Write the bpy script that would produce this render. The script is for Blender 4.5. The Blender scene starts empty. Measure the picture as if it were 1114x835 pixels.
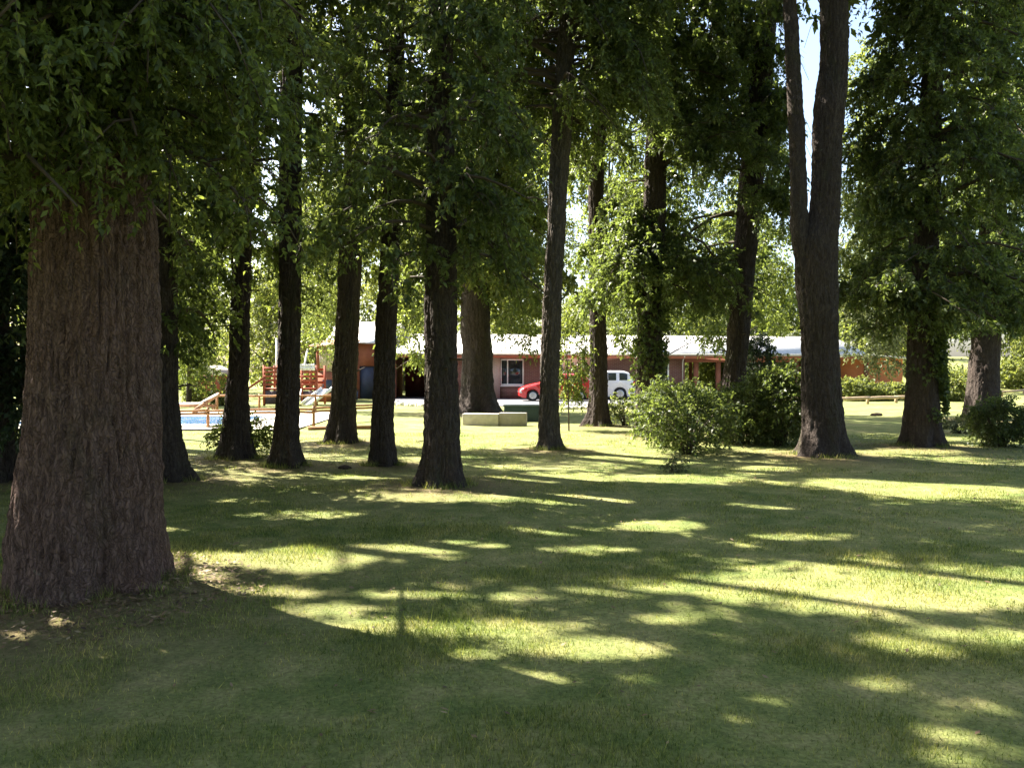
import bpy, math, random
import numpy as np
from mathutils import Vector, Matrix
R_ = math.radians
scene = bpy.context.scene
COL = scene.collection
# ------------------------------------------------------------------ layout
F = 900.0; EYE = 1.6; CX, HY = 557.0, 405.0
def pt(px, py):
    Y = F*EYE/(py-HY); return np.array([(px-CX)/F*Y, Y])
SUN_AZ = np.array([-0.84, 0.543]); SUN_EL = R_(47)
SUN = Vector((SUN_AZ[0]*math.cos(SUN_EL), SUN_AZ[1]*math.cos(SUN_EL), math.sin(SUN_EL))).normalized()

# ------------------------------------------------------------------ noise
def _h(ix, iy, iz):
    n = (ix*73856093) ^ (iy*19349663) ^ (iz*83492791)
    n = n & 0x7fffffff
    n = (n ^ (n >> 13)) * 1274126177 & 0x7fffffff
    n = (n ^ (n >> 16)) * 668265263 & 0x7fffffff
    return ((n ^ (n >> 15)) & 0xffff)/65535.0
def vn(x, y, z=0.0):
    x = np.asarray(x, float); y = np.asarray(y, float); z = np.asarray(z, float)+np.zeros_like(x)
    ix = np.floor(x).astype(np.int64); iy = np.floor(y).astype(np.int64); iz = np.floor(z).astype(np.int64)
    fx, fy, fz = x-ix, y-iy, z-iz
    fx = fx*fx*(3-2*fx); fy = fy*fy*(3-2*fy); fz = fz*fz*(3-2*fz)
    r = 0
    for a in (0, 1):
        for b in (0, 1):
            for c in (0, 1):
                r = r + _h(ix+a, iy+b, iz+c)*(fx if a else 1-fx)*(fy if b else 1-fy)*(fz if c else 1-fz)
    return r*2-1
def fbm(x, y, z=0.0, o=3):
    r = 0; a = 1.0; s = 0
    for i in range(o):
        f = 2.0**i
        r = r+a*vn(np.asarray(x)*f+i*17.3, np.asarray(y)*f+i*5.1, np.asarray(z)*f+i*9.7); s += a; a *= .5
    return r/s

# ------------------------------------------------------------------ object helpers
def tag(o, label=None, cat=None, group=None, kind=None):
    if label: o['label'] = label
    if cat: o['category'] = cat
    if group: o['group'] = group
    if kind: o['kind'] = kind
    return o
def empty(name, loc, label, cat, group=None, rz=0):
    o = bpy.data.objects.new(name, None); COL.objects.link(o)
    o.location = loc; o.rotation_euler = (0, 0, rz); o.empty_display_size = .3
    return tag(o, label, cat, group)
class Geo:
    def __init__(s): s.V = []; s.F = {}; s.n = 0
    def add(s, V, Fc, mi=0):
        V = np.asarray(V, float).reshape(-1, 3); Fc = np.asarray(Fc, np.int64)
        s.V.append(V); s.F.setdefault((Fc.shape[1], mi), []).append(Fc+s.n); s.n += len(V)
    def poly(s, pts, mi=0): s.add(pts, [list(range(len(pts)))], mi)
    def box(s, c, d, rz=0, mi=0, tilt=None):
        x, y, z = np.array(d)/2.0
        P = np.array([[i*x, j*y, k*z] for k in (-1, 1) for j in (-1, 1) for i in (-1, 1)])
        if tilt is not None: P = P @ np.array(tilt.to_3x3()).T
        if rz: ca, sa = math.cos(rz), math.sin(rz); P = P @ np.array([[ca, sa, 0], [-sa, ca, 0], [0, 0, 1]])
        s.add(P+np.array(c), [[0, 2, 3, 1], [4, 5, 7, 6], [0, 1, 5, 4], [2, 6, 7, 3], [0, 4, 6, 2], [1, 3, 7, 5]], mi)
        return s
    def bx(s, x0, x1, y0, y1, z0, z1, mi=0): return s.box(((x0+x1)/2, (y0+y1)/2, (z0+z1)/2), (x1-x0, y1-y0, z1-z0), mi=mi)
    def beam(s, a, b, w, h=None, mi=0):
        a = Vector(a); b = Vector(b); d = b-a; h = h or w
        q = d.to_track_quat('X', 'Z').to_matrix()
        return s.box((a+b)/2, (d.length, w, h), tilt=q, mi=mi)
    def tube(s, P, r, k=6, cap=True, mi=0):
        P = np.asarray(P, float); r = np.broadcast_to(np.asarray(r, float), (len(P),))
        T = np.gradient(P, axis=0); T /= np.linalg.norm(T, axis=1, keepdims=True)+1e-9
        ref = np.array([0, 0, 1.]) if abs(T[0, 2]) < .9 else np.array([1., 0, 0])
        A = np.cross(T, ref); A /= np.linalg.norm(A, axis=1, keepdims=True)+1e-9; B = np.cross(T, A)
        th = np.linspace(0, 2*math.pi, k, endpoint=False)
        V = P[:, None]+r[:, None, None]*(A[:, None]*np.cos(th)[:, None]+B[:, None]*np.sin(th)[:, None])
        n = len(P); i = np.arange(n-1)[:, None]; j = np.arange(k)[None]
        q = np.stack([i*k+j, i*k+(j+1) % k, (i+1)*k+(j+1) % k, (i+1)*k+j], -1).reshape(-1, 4)[:, ::-1]
        base = s.n
        s.add(V, q, mi)
        if cap:
            s.F.setdefault((k, mi), []).append(np.array([list(range(k)), list(range((n-1)*k, n*k))[::-1]])+base)
        return s
    def build(s, name, mats, parent=None, smooth=False, loc=None):
        V = np.concatenate(s.V) if s.V else np.zeros((0, 3))
        me = bpy.data.meshes.new(name); me.vertices.add(len(V)); me.vertices.foreach_set('co', V.astype(np.float32).ravel())
        li, ls, mi = [], [], []; st = 0
        for (k, m), L in s.F.items():
            A = np.concatenate(L); li.append(A.ravel()); ls.append(st+np.arange(len(A))*k); mi.append(np.full(len(A), m)); st += A.size
        li = np.concatenate(li); ls = np.concatenate(ls); mi = np.concatenate(mi)
        me.loops.add(len(li)); me.loops.foreach_set('vertex_index', li.astype(np.int32))
        me.polygons.add(len(ls)); me.polygons.foreach_set('loop_start', ls.astype(np.int32))
        me.polygons.foreach_set('material_index', mi.astype(np.int32))
        me.update(calc_edges=True)
        if smooth: me.polygons.foreach_set('use_smooth', np.ones(len(ls), bool))
        for m in (mats if isinstance(mats, (list, tuple)) else [mats]): me.materials.append(m)
        o = bpy.data.objects.new(name, me); COL.objects.link(o)
        if parent is not None:
            o.parent = parent
        if loc is not None: o.location = loc
        return o
def bevel(o, w=.01, seg=2):
    m = o.modifiers.new('bevel', 'BEVEL'); m.width = w; m.segments = seg; m.limit_method = 'ANGLE'; return o

# ------------------------------------------------------------------ materials
def mat(name):
    m = bpy.data.materials.new(name); m.use_nodes = True
    nt = m.node_tree; b = nt.nodes['Principled BSDF']; return m, nt, b
def N(nt, t, **kw):
    n = nt.nodes.new(t)
    for k, v in kw.items(): setattr(n, k, v)
    return n
def ramp(nt, fac, stops):
    r = N(nt, 'ShaderNodeValToRGB'); el = r.color_ramp.elements
    while len(el) < len(stops): el.new(.5)
    for e, (p, c) in zip(el, stops): e.position = p; e.color = (*c, 1) if len(c) == 3 else c
    nt.links.new(fac, r.inputs[0]); return r.outputs[0]
def noise(nt, vec, scale, detail=4, rough=.6):
    n = N(nt, 'ShaderNodeTexNoise'); n.inputs['Scale'].default_value = scale
    n.inputs['Detail'].default_value = detail; n.inputs['Roughness'].default_value = rough
    nt.links.new(vec, n.inputs['Vector']); return n.outputs['Fac']
def mapping(nt, vec, scale):
    m = N(nt, 'ShaderNodeMapping'); m.inputs['Scale'].default_value = scale; nt.links.new(vec, m.inputs[0]); return m.outputs[0]
def mix(nt, f, a, b, bt='MIX'):
    m = N(nt, 'ShaderNodeMix', data_type='RGBA', blend_type=bt)
    for s, v in ((m.inputs[0], f), (m.inputs[6], a), (m.inputs[7], b)):
        if hasattr(v, 'is_output'): nt.links.new(v, s)
        else: s.default_value = v if isinstance(v, float) else (*v, 1)
    return m.outputs[2]
def bump(nt, b, h, strength, dist):
    n = N(nt, 'ShaderNodeBump'); n.inputs['Strength'].default_value = strength; n.inputs['Distance'].default_value = dist
    nt.links.new(h, n.inputs['Height']); nt.links.new(n.outputs[0], b.inputs['Normal'])
def simple(name, c, rough=.6, var=.25, scale=3., metal=0., spec=.3, c2=None):
    m, nt, b = mat(name)
    tc = N(nt, 'ShaderNodeTexCoord').outputs['Object']
    f = noise(nt, tc, scale, 5)
    lo = tuple(x*(1-var) for x in c); hi = c2 or tuple(min(1, x*(1+var)) for x in c)
    nt.links.new(ramp(nt, f, [(.3, lo), (.7, hi)]), b.inputs['Base Color'])
    b.inputs['Roughness'].default_value = rough; b.inputs['Metallic'].default_value = metal
    b.inputs['Specular IOR Level'].default_value = spec
    return m
def plank(name, c, axis='Z', w=.14, rough=.7):
    """boards: thin dark gaps every w along the axis"""
    m, nt, b = mat(name)
    tc = N(nt, 'ShaderNodeTexCoord').outputs['Object']
    sp = N(nt, 'ShaderNodeSeparateXYZ'); nt.links.new(tc, sp.inputs[0])
    d = N(nt, 'ShaderNodeMath', operation='DIVIDE'); nt.links.new(sp.outputs[axis], d.inputs[0]); d.inputs[1].default_value = w
    fr = N(nt, 'ShaderNodeMath', operation='FRACT'); nt.links.new(d.outputs[0], fr.inputs[0])
    gap = ramp(nt, fr.outputs[0], [(0, (.2, .2, .2)), (.10, (1, 1, 1)), (.95, (1, 1, 1)), (1., (.2, .2, .2))])
    f = noise(nt, mapping(nt, tc, (3, 3, 3)), 1.5, 5)
    cc = ramp(nt, f, [(.3, tuple(x*.75 for x in c)), (.7, tuple(x*1.2 for x in c))])
    nt.links.new(mix(nt, 1., cc, gap, 'MULTIPLY'), b.inputs['Base Color']); b.inputs['Roughness'].default_value = rough
    bump(nt, b, gap, .5, .01)
    return m
def leafmat(name, c, ct, tr=.42, rough=.45):
    m, nt, b = mat(name)
    g = N(nt, 'ShaderNodeNewGeometry'); rnd = g.outputs['Random Per Island']
    lo = tuple(x*.6 for x in c); hi = tuple(x*1.5 for x in c)
    col = ramp(nt, rnd, [(0, lo), (.6, c), (.93, hi), (1., (hi[0]*1.7, hi[1]*1.15, hi[2]))])
    nt.links.new(col, b.inputs['Base Color']); b.inputs['Roughness'].default_value = rough
    b.inputs['Specular IOR Level'].default_value = .35
    t = N(nt, 'ShaderNodeBsdfTranslucent')
    tcol = ramp(nt, rnd, [(0, tuple(x*.6 for x in ct)), (.7, ct), (1, tuple(min(.6, x*1.4) for x in ct))])
    nt.links.new(tcol, t.inputs[0])
    mx = N(nt, 'ShaderNodeMixShader'); mx.inputs[0].default_value = tr
    nt.links.new(b.outputs[0], mx.inputs[1]); nt.links.new(t.outputs[0], mx.inputs[2])
    nt.links.new(mx.outputs[0], nt.nodes['Material Output'].inputs[0])
    return m
def barkmat(name, dark, light, reddish, sx=26., sz=5.):
    m, nt, b = mat(name)
    tc = N(nt, 'ShaderNodeTexCoord').outputs['Object']
    vor = N(nt, 'ShaderNodeTexVoronoi', feature='DISTANCE_TO_EDGE'); vor.inputs['Scale'].default_value = 1
    wob = N(nt, 'ShaderNodeTexNoise'); wob.inputs['Scale'].default_value = 9; wob.inputs['Detail'].default_value = 5; nt.links.new(tc, wob.inputs['Vector'])
    ad = N(nt, 'ShaderNodeVectorMath', operation='MULTIPLY_ADD'); nt.links.new(wob.outputs['Color'], ad.inputs[0])
    ad.inputs[1].default_value = (.16, .16, .2); nt.links.new(tc, ad.inputs[2])
    nt.links.new(mapping(nt, ad.outputs[0], (sx, sx, sz)), vor.inputs['Vector'])
    e = ramp(nt, vor.outputs['Distance'], [(0, (0, 0, 0)), (.22, (1, 1, 1))])
    n2 = noise(nt, mapping(nt, tc, (18, 18, 4)), 1.6, 7, .7)
    n3 = noise(nt, tc, 1.3, 3)
    c1 = ramp(nt, n2, [(.3, dark), (.52, light), (.72, tuple(x*1.9 for x in light))])
    c2 = mix(nt, n3, c1, mix(nt, .6, c1, reddish))
    lich = ramp(nt, noise(nt, tc, 14, 4, .7), [(.66, (0, 0, 0)), (.74, (.5, .5, .5))])
    c3 = mix(nt, lich, c2, (.17, .175, .14))
    moss = ramp(nt, noise(nt, mapping(nt, tc, (1.6, 1.6, .7)), 1.2, 6, .7), [(.55, (0, 0, 0)), (.70, (.6, .6, .6))])
    c3 = mix(nt, moss, c3, (.050, .056, .026))
    c4 = mix(nt, ramp(nt, vor.outputs['Distance'], [(0, (.55, .55, .55)), (.07, (0, 0, 0))]), c3, tuple(x*.5 for x in dark))
    nt.links.new(c4, b.inputs['Base Color']); b.inputs['Roughness'].default_value = .85
    b.inputs['Specular IOR Level'].default_value = .2
    h = mix(nt, .5, e, n2)
    bump(nt, b, h, .9, .03)
    return m

def grasscolor(nt, pos):
    """shared by the lawn sheet and its blades: green turf with dry straw patches"""
    p1 = noise(nt, pos, .55, 5, .65); p2 = noise(nt, pos, 3.0, 4, .65); p3 = noise(nt, pos, 38, 3, .7)
    a = ramp(nt, p1, [(.30, (.054, .090, .026)), (.42, (.108, .136, .040)), (.58, (.190, .192, .078)), (.76, (.34, .285, .150))])
    bb = ramp(nt, p2, [(.30, (.050, .086, .022)), (.50, (.130, .146, .044)), (.76, (.32, .268, .135))])
    c = mix(nt, .5, a, bb)
    k = ramp(nt, p3, [(.3, (.8, .8, .8)), (.7, (1.75, 1.75, 1.7))])
    return mix(nt, 1., c, k, 'MULTIPLY')
def lawnmat():
    m, nt, b = mat('lawn_turf')
    pos = N(nt, 'ShaderNodeNewGeometry').outputs['Position']
    c = grasscolor(nt, pos)
    at = N(nt, 'ShaderNodeAttribute', attribute_name='litter')
    lf = noise(nt, pos, 22, 5, .75)
    lit = ramp(nt, lf, [(.3, (.06, .04, .024)), (.55, (.17, .115, .065)), (.75, (.32, .225, .13))])
    nn = N(nt, 'ShaderNodeMath', operation='MULTIPLY'); nt.links.new(at.outputs['Fac'], nn.inputs[0])
    nt.links.new(ramp(nt, noise(nt, pos, 5, 4), [(.3, (.55, .55, .55)), (.55, (1, 1, 1))]), nn.inputs[1])
    nt.links.new(mix(nt, nn.outputs[0], c, lit), b.inputs['Base Color'])
    b.inputs['Roughness'].default_value = .9; b.inputs['Specular IOR Level'].default_value = .15
    bump(nt, b, noise(nt, mapping(nt, pos, (1, .6, 1)), 60, 4, .8), .7, .03)
    return m
def blademat():
    m, nt, b = mat('grass_blade')
    g = N(nt, 'ShaderNodeNewGeometry')
    c = grasscolor(nt, g.outputs['Position'])
    k = ramp(nt, g.outputs['Random Per Island'], [(0, (.45, .55, .4)), (.5, (1.0, 1.05, .9)), (.85, (1.5, 1.45, 1.2)), (1, (2.4, 2.0, 1.7))])
    cc = mix(nt, 1., c, k, 'MULTIPLY')
    nt.links.new(cc, b.inputs['Base Color']); b.inputs['Roughness'].default_value = .55; b.inputs['Specular IOR Level'].default_value = .3
    t = N(nt, 'ShaderNodeBsdfTranslucent'); nt.links.new(mix(nt, 1., cc, (1.3, 1.35, .9), 'MULTIPLY'), t.inputs[0])
    mx = N(nt, 'ShaderNodeMixShader'); mx.inputs[0].default_value = .4
    nt.links.new(b.outputs[0], mx.inputs[1]); nt.links.new(t.outputs[0], mx.inputs[2])
    nt.links.new(mx.outputs[0], nt.nodes['Material Output'].inputs[0])
    return m
def brickmat(name, c1, c2, mortar):
    m, nt, b = mat(name)
    tc = N(nt, 'ShaderNodeTexCoord').outputs['Object']
    sp = N(nt, 'ShaderNodeSeparateXYZ'); nt.links.new(tc, sp.inputs[0])
    cb = N(nt, 'ShaderNodeCombineXYZ'); a = N(nt, 'ShaderNodeMath', operation='ADD')
    nt.links.new(sp.outputs['X'], a.inputs[0]); nt.links.new(sp.outputs['Y'], a.inputs[1])
    nt.links.new(a.outputs[0], cb.inputs[0]); nt.links.new(sp.outputs['Z'], cb.inputs[1])
    br = N(nt, 'ShaderNodeTexBrick'); nt.links.new(cb.outputs[0], br.inputs['Vector'])
    br.inputs['Color1'].default_value = (*c1, 1); br.inputs['Color2'].default_value = (*c2, 1); br.inputs['Mortar'].default_value = (*mortar, 1)
    br.inputs['Scale'].default_value = 1; br.inputs['Brick Width'].default_value = .25; br.inputs['Row Height'].default_value = .08
    br.inputs['Mortar Size'].default_value = .008
    nt.links.new(mix(nt, .25, br.outputs['Color'], ramp(nt, noise(nt, tc, 2, 5), [(.3, (.05, .02, .015)), (.7, c1)])), b.inputs['Base Color'])
    b.inputs['Roughness'].default_value = .85
    bump(nt, b, br.outputs['Fac'], -.3, .01)
    return m
def roofmat(name, c):
    m, nt, b = mat(name)
    tc = N(nt, 'ShaderNodeTexCoord').outputs['Object']
    w = N(nt, 'ShaderNodeTexWave', wave_type='BANDS', bands_direction='X'); w.inputs['Scale'].default_value = 3.2
    nt.links.new(tc, w.inputs['Vector'])
    f = noise(nt, mapping(nt, tc, (1, .2, 1)), 1.5, 5)
    nt.links.new(ramp(nt, f, [(.3, tuple(x*.75 for x in c)), (.65, c)]), b.inputs['Base Color'])
    b.inputs['Roughness'].default_value = .45; b.inputs['Metallic'].default_value = .1
    bump(nt, b, w.outputs['Fac'], .6, .03)
    return m
def glassmat(name, c=(.02, .025, .025)):
    m, nt, b = mat(name)
    b.inputs['Base Color'].default_value = (*c, 1); b.inputs['Roughness'].default_value = .06; b.inputs['Specular IOR Level'].default_value = .6
    return m
def paint(name, c, rough=.25):
    m, nt, b = mat(name)
    tc = N(nt, 'ShaderNodeTexCoord').outputs['Object']
    nt.links.new(ramp(nt, noise(nt, tc, 2.5, 4), [(.3, tuple(x*.88 for x in c)), (.7, c)]), b.inputs['Base Color'])
    b.inputs['Roughness'].default_value = rough; b.inputs['Coat Weight'].default_value = .5; b.inputs['Coat Roughness'].default_value = .06
    return m
M = dict(
    leaf=leafmat('leaf_dark_green', (.066, .094, .037), (.22, .285, .05)),
    leaf_mid=leafmat('leaf_mid_green', (.078, .110, .037), (.28, .34, .055), .45),
    leaf_light=leafmat('leaf_light_green', (.090, .125, .036), (.32, .38, .07), .45),
    leaf_far=leafmat('leaf_sunny_green', (.100, .125, .034), (.30, .34, .06), .40, .6),
    leaf_fir=leafmat('leaf_deep_evergreen', (.032, .052, .025), (.07, .11, .03), .25),
    leaf_grey=leafmat('leaf_greyish_green', (.085, .105, .055), (.22, .25, .09), .35),
    bark=barkmat('bark_dark', (.020, .016, .014), (.056, .047, .042), (.070, .044, .033)),
    bark_red=barkmat('bark_reddish', (.042, .029, .026), (.140, .098, .086), (.19, .098, .074), 36., 11.),
    bark_grey=barkmat('bark_grey', (.030, .026, .023), (.085, .074, .064), (.13, .098, .075)),
    twig=simple('twig_wood', (.06, .045, .032), .8),
    lawn=lawnmat(), blade=blademat(),
)
# ------------------------------------------------------------------ tree table (photo pixels: x, y, width; read off the trunks)
TREES = [
 dict(k='big', P=[(95,662,176),(95,645,168),(95,600,158),(97,540,150),(100,450,140),(102,350,134),(103,250,128),(104,150,118),(105,50,108),(108,-150,92),(112,-320,62),(118,-560,40),(120,-900,28)], rows=1,
      bark='bark_red', leaf='leaf_mid', h0=3.0, top=17, Rl=3.0, Rr=1.35, Rf=1.9, Rb=2.4, nl=84, lf=.048, hc=2.35, epi=(2.7,4.6,1.6), per=42,
      label='huge thick-trunked tree with reddish furrowed bark in the left foreground'),
 dict(k='t2', P=[(182,525,62),(182,510,48),(180,470,38),(178,420,33),(178,340,32),(180,200,30)], bark='bark', leaf='leaf', h0=2.3, top=15, Rl=2.0, Rr=1.6, Rf=1.6, Rb=2.2, nl=54, lf=.085, hc=1.9, epi=(1.5,6,.8),
      label='dark trunk half hidden behind the right edge of the huge foreground tree'),
 dict(k='t0', P=[(-8,525,60),(-8,510,46),(-8,460,38),(-8,400,34),(-6,300,32),(-4,200,30)], bark='bark', leaf='leaf_fir', h0=1.2, top=15, Rl=2.0, Rr=1.1, Rf=1.3, Rb=2.0, nl=60, lf=.08, hc=.7, epi=(1.2,7,.8),
      label='dark densely leaved tree at the left edge of the picture behind the huge trunk'),
 dict(k='t3', P=[(257,499,50),(257,485,38),(257,465,31),(258,430,26),(260,400,23),(262,340,22),(264,250,22),(270,150,22),(276,60,20)], bark='bark', leaf='leaf', h0=3.9, top=16, Rl=1.7, Rr=1.4, Rf=1.7, Rb=2.2, nl=34, lf=.08, hc=3.0, epi=(6,10,.3),
      label='slim trunk with a leafy shrub around its foot in front of the pool'),
 dict(k='t4', P=[(311,507,44),(311,490,33),(312,460,28),(313,430,26),(315,380,26),(316,300,25),(317,200,25),(318,100,24),(319,40,22)], bark='bark', leaf='leaf_mid', h0=5.0, top=16, Rl=1.5, Rr=1.4, Rf=1.6, Rb=2.2, nl=30, lf=.08, hc=2.7, epi=(2.2,4.2,.35),
      label='straight slim trunk standing in front of the red wooden play platform'),
 dict(k='t5', P=[(371,482,40),(372,465,33),(374,440,29),(375,400,28),(379,330,27),(383,250,25),(386,150,22)], bark='bark', leaf='leaf_mid', h0=3.2, top=17, Rl=1.8, Rr=2.1, Rf=1.8, Rb=2.4, nl=50, lf=.085, hc=2.7, epi=(3,9,.4),
      label='trunk with leafy shoots that hides the left end of the terracotta house'),
 dict(k='t6', P=[(417,505,38),(417,490,30),(416,460,26),(418,420,25),(421,340,24),(425,270,22),(428,180,20)], bark='bark', leaf='leaf', h0=4.1, top=16, Rl=1.6, Rr=1.7, Rf=1.6, Rb=2.2, nl=36, lf=.08, hc=3.0, epi=(4,9,.45),
      label='trunk just left of the dark red porch opening with small soil lumps at its foot'),
 dict(k='t7', xl=(-9,.35), P=[(479,530,64),(479,516,52),(480,490,44),(480,450,40),(480,410,38),(480,360,37),(480,300,36),(480,200,32),(480,100,28)], bark='bark', leaf='leaf', h0=3.0, top=16, Rl=1.9, Rr=1.6, Rf=1.6, Rb=2.1, nl=54, lf=.075, hc=2.5, epi=(2.7,8,.55),
      label='sturdy dark trunk nearest the camera in the middle row in front of the porch'),
 dict(k='t8', P=[(520,450,58),(520,440,46),(519,420,39),(519,390,36),(518,350,33),(517,290,30),(517,200,26)], bark='bark', leaf='leaf_far', h0=5.0, top=22, Rl=4.2, Rr=3.6, Rf=3., Rb=3., nl=95, lf=.17, hc=3.6, epi=(3.6,10,.6), cull=False,
      label='very thick grey trunk standing behind the pale concrete block wall'),
 dict(k='t9', P=[(597,489,32),(597,474,25),(597,450,23),(598,400,22),(602,300,21),(606,220,22),(612,120,23),(617,30,20),(619,0,19)], bark='bark_grey', leaf='leaf', h0=6.9, top=17, Rl=3.0, Rr=2.4, Rf=1.8, Rb=2.4, nl=80, lf=.09, hc=5.9,
      label='slightly leaning grey trunk that crosses the front half of the red car'),
 dict(k='t10', P=[(651,464,34),(651,450,25),(651,425,21),(651,380,20),(649,300,17),(648,220,17),(651,140,16),(656,60,15)], bark='bark', leaf='leaf_mid', h0=7.5, top=19, Rl=2.6, Rr=2.4, Rf=1.8, Rb=2.4, nl=60, lf=.12, hc=6.2,
      label='thin black trunk between the red car and the white car'),
 dict(k='t11', xl=(-9,6.2), P=[(706,474,40),(706,455,33),(706,430,30),(707,350,28),(711,250,26),(713,150,24)], bark='bark', leaf='leaf', h0=3.6, top=18, Rl=1.4, Rr=2.9, Rf=1.9, Rb=2.4, nl=110, lf=.095, hc=2.9, epi=(2.7,10,.9), ivy=(1.0,5.5),
      label='ivy-clad trunk rising behind the left part of the big bush right of the white car'),
 dict(k='t12', xl=(-9,7.1), P=[(790,470,38),(796,430,28),(801,390,25),(806,320,26),(812,250,26),(818,180,28),(826,100,25),(833,30,20)], bark='bark', leaf='leaf', h0=4.2, top=19, Rl=2.8, Rr=1.35, Rf=1.9, Rb=2.4, nl=100, lf=.095, hc=3.1, epi=(3.6,10.5,.6), gap=(.322,.372),
      label='dark leaning trunk rising out of the bushes in front of the open carport'),
 dict(k='t13', P=[(894,497,62),(895,482,53),(895,460,49),(894,430,46),(892,380,44),(890,330,48),(888,300,50),(889,262,48),(896,232,36),(898,200,34),(899,150,35),(902,110,36),(905,80,33),(905,0,33)],
      fork=[(874,285,20),(869,260,20),(867,235,19),(866.5,200,17.5),(865,150,17.5),(861.5,100,17),(859,50,16),(856,0,15)], bark='bark', leaf='leaf', h0=10.0, top=20, Rl=2.6, Rr=2.6, Rf=2.2, Rb=2.2, nl=40, lf=.12, hc=9.2,
      label='bare twin-stemmed trunk forking into two stems with a slit of sky between them'),
 dict(k='t14', xl=(6.9,99), P=[(1004,486,50),(1004,470,42),(1003,430,35),(1003,380,32),(1004,320,29),(1007,250,26),(1010,150,24)], bark='bark', leaf='leaf', h0=2.9, top=17, Rl=1.75, Rr=2.9, Rf=2.0, Rb=2.3, nl=90, lf=.09, hc=2.3, epi=(2.8,9,.4), ivy=(.5,3.6),
      label='trunk with ivy climbing its right side in front of the orange end wall'),
 dict(k='t15', P=[(1068,457,46),(1069,442,37),(1070,420,33),(1071,390,31),(1075,330,29),(1078,250,27),(1080,150,25),(1080,50,24)], bark='bark', leaf='leaf', h0=3.4, top=20, Rl=1.7, Rr=3.0, Rf=2.2, Rb=2.4, nl=80, lf=.12, hc=2.8, epi=(3,11,1.),
      label='trunk with a sunlit left side behind the small dark bush at the right edge'),
]
for T in TREES:
    y0 = T['P'][0][1]; w0 = T['P'][0][2]; Yf = F*(EYE-.06)/(y0-HY)
    r0 = w0/2/F*Yf
    T['Y'] = 5.85 if T['k'] == 'big' else Yf + r0*.75; T['r0'] = r0
    T['x'] = (T['P'][0][0]-CX)/F*T['Y']
    s = T['Y']/F
    T['path'] = [((px-CX)*s, EYE-(py-HY)*s, w*s/2) for px, py, w in T['P']]
    if 'fork' in T: T['fpath'] = [((px-CX)*s, EYE-(py-HY)*s, w*s/2) for px, py, w in T['fork']]
# trees added out of view left, behind and right to shade the lawn
OFF = [(-9.5,7.5),(-10,13),(-14.5,9.5),(-15,16.5),(-9.2,18.5),(-7.0,2.6),(-20,13),(-21,20),(-7.4,9.0),(-6,-5.5),(1,-7.5),(7.5,-5),(12,1),(14.5,8)]
# ------------------------------------------------------------------ ground
def gz(x, y):
    x = np.asarray(x, float); y = np.asarray(y, float)
    z = .05*fbm(x*.35+3, y*.35, 0, 3)*np.clip((y-1)/5, 0, 1)*np.clip((40-y)/15, 0, 1)
    for T in TREES:
        d = np.hypot(x-T['x'], y-T['Y'])
        z = z + (.13 if T['k'] == 'big' else .03+.06*T['r0'])*np.exp(-(d/(T['r0']*2.0+.25))**2)
    k = np.clip((x-12)/25, 0, 1)*np.clip((y-60)/35, 0, 1)
    z = z + 3.4*k*k*(3-2*k) 
    return z
def litter(x, y):
    l = 0
    for T in TREES:
        d = np.hypot(x-T['x'], y-T['Y']+ (0.3 if T['k'] == 'big' else 0))
        l = np.maximum(l, np.exp(-(d/(T['r0']*1.9+.35))**2))
    a = pt(735, 470); l = np.maximum(l, .6*np.exp(-((x-a[0])/1.2)**2-((y-a[1])/.8)**2))
    a = pt(700, 458); l = np.maximum(l, .9*np.exp(-((x-a[0])/1.0)**2-((y-a[1])/.7)**2))
    return l
xs = np.concatenate([-np.geomspace(400, 16, 26), np.linspace(-15.5, 15.5, 311), np.geomspace(16, 400, 26)])
ys = np.concatenate([-np.geomspace(120, 3.2, 14), np.linspace(-3, 22, 251), np.linspace(22.3, 60, 90), np.geomspace(62, 900, 26)])
Xg, Yg = np.meshgrid(xs, ys); Zg = gz(Xg, Yg)
g = Geo(); nx, ny = len(xs), len(ys)
i = np.arange(ny-1)[:, None]; j = np.arange(nx-1)[None]
g.add(np.stack([Xg, Yg, Zg], -1), np.stack([i*nx+j, i*nx+j+1, (i+1)*nx+j+1, (i+1)*nx+j], -1).reshape(-1, 4))
ground = g.build('ground', M['lawn'], smooth=True); tag(ground, kind='structure')
at = ground.data.attributes.new('litter', 'FLOAT', 'POINT'); at.data.foreach_set('value', litter(Xg, Yg).ravel().astype(np.float32))

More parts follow.
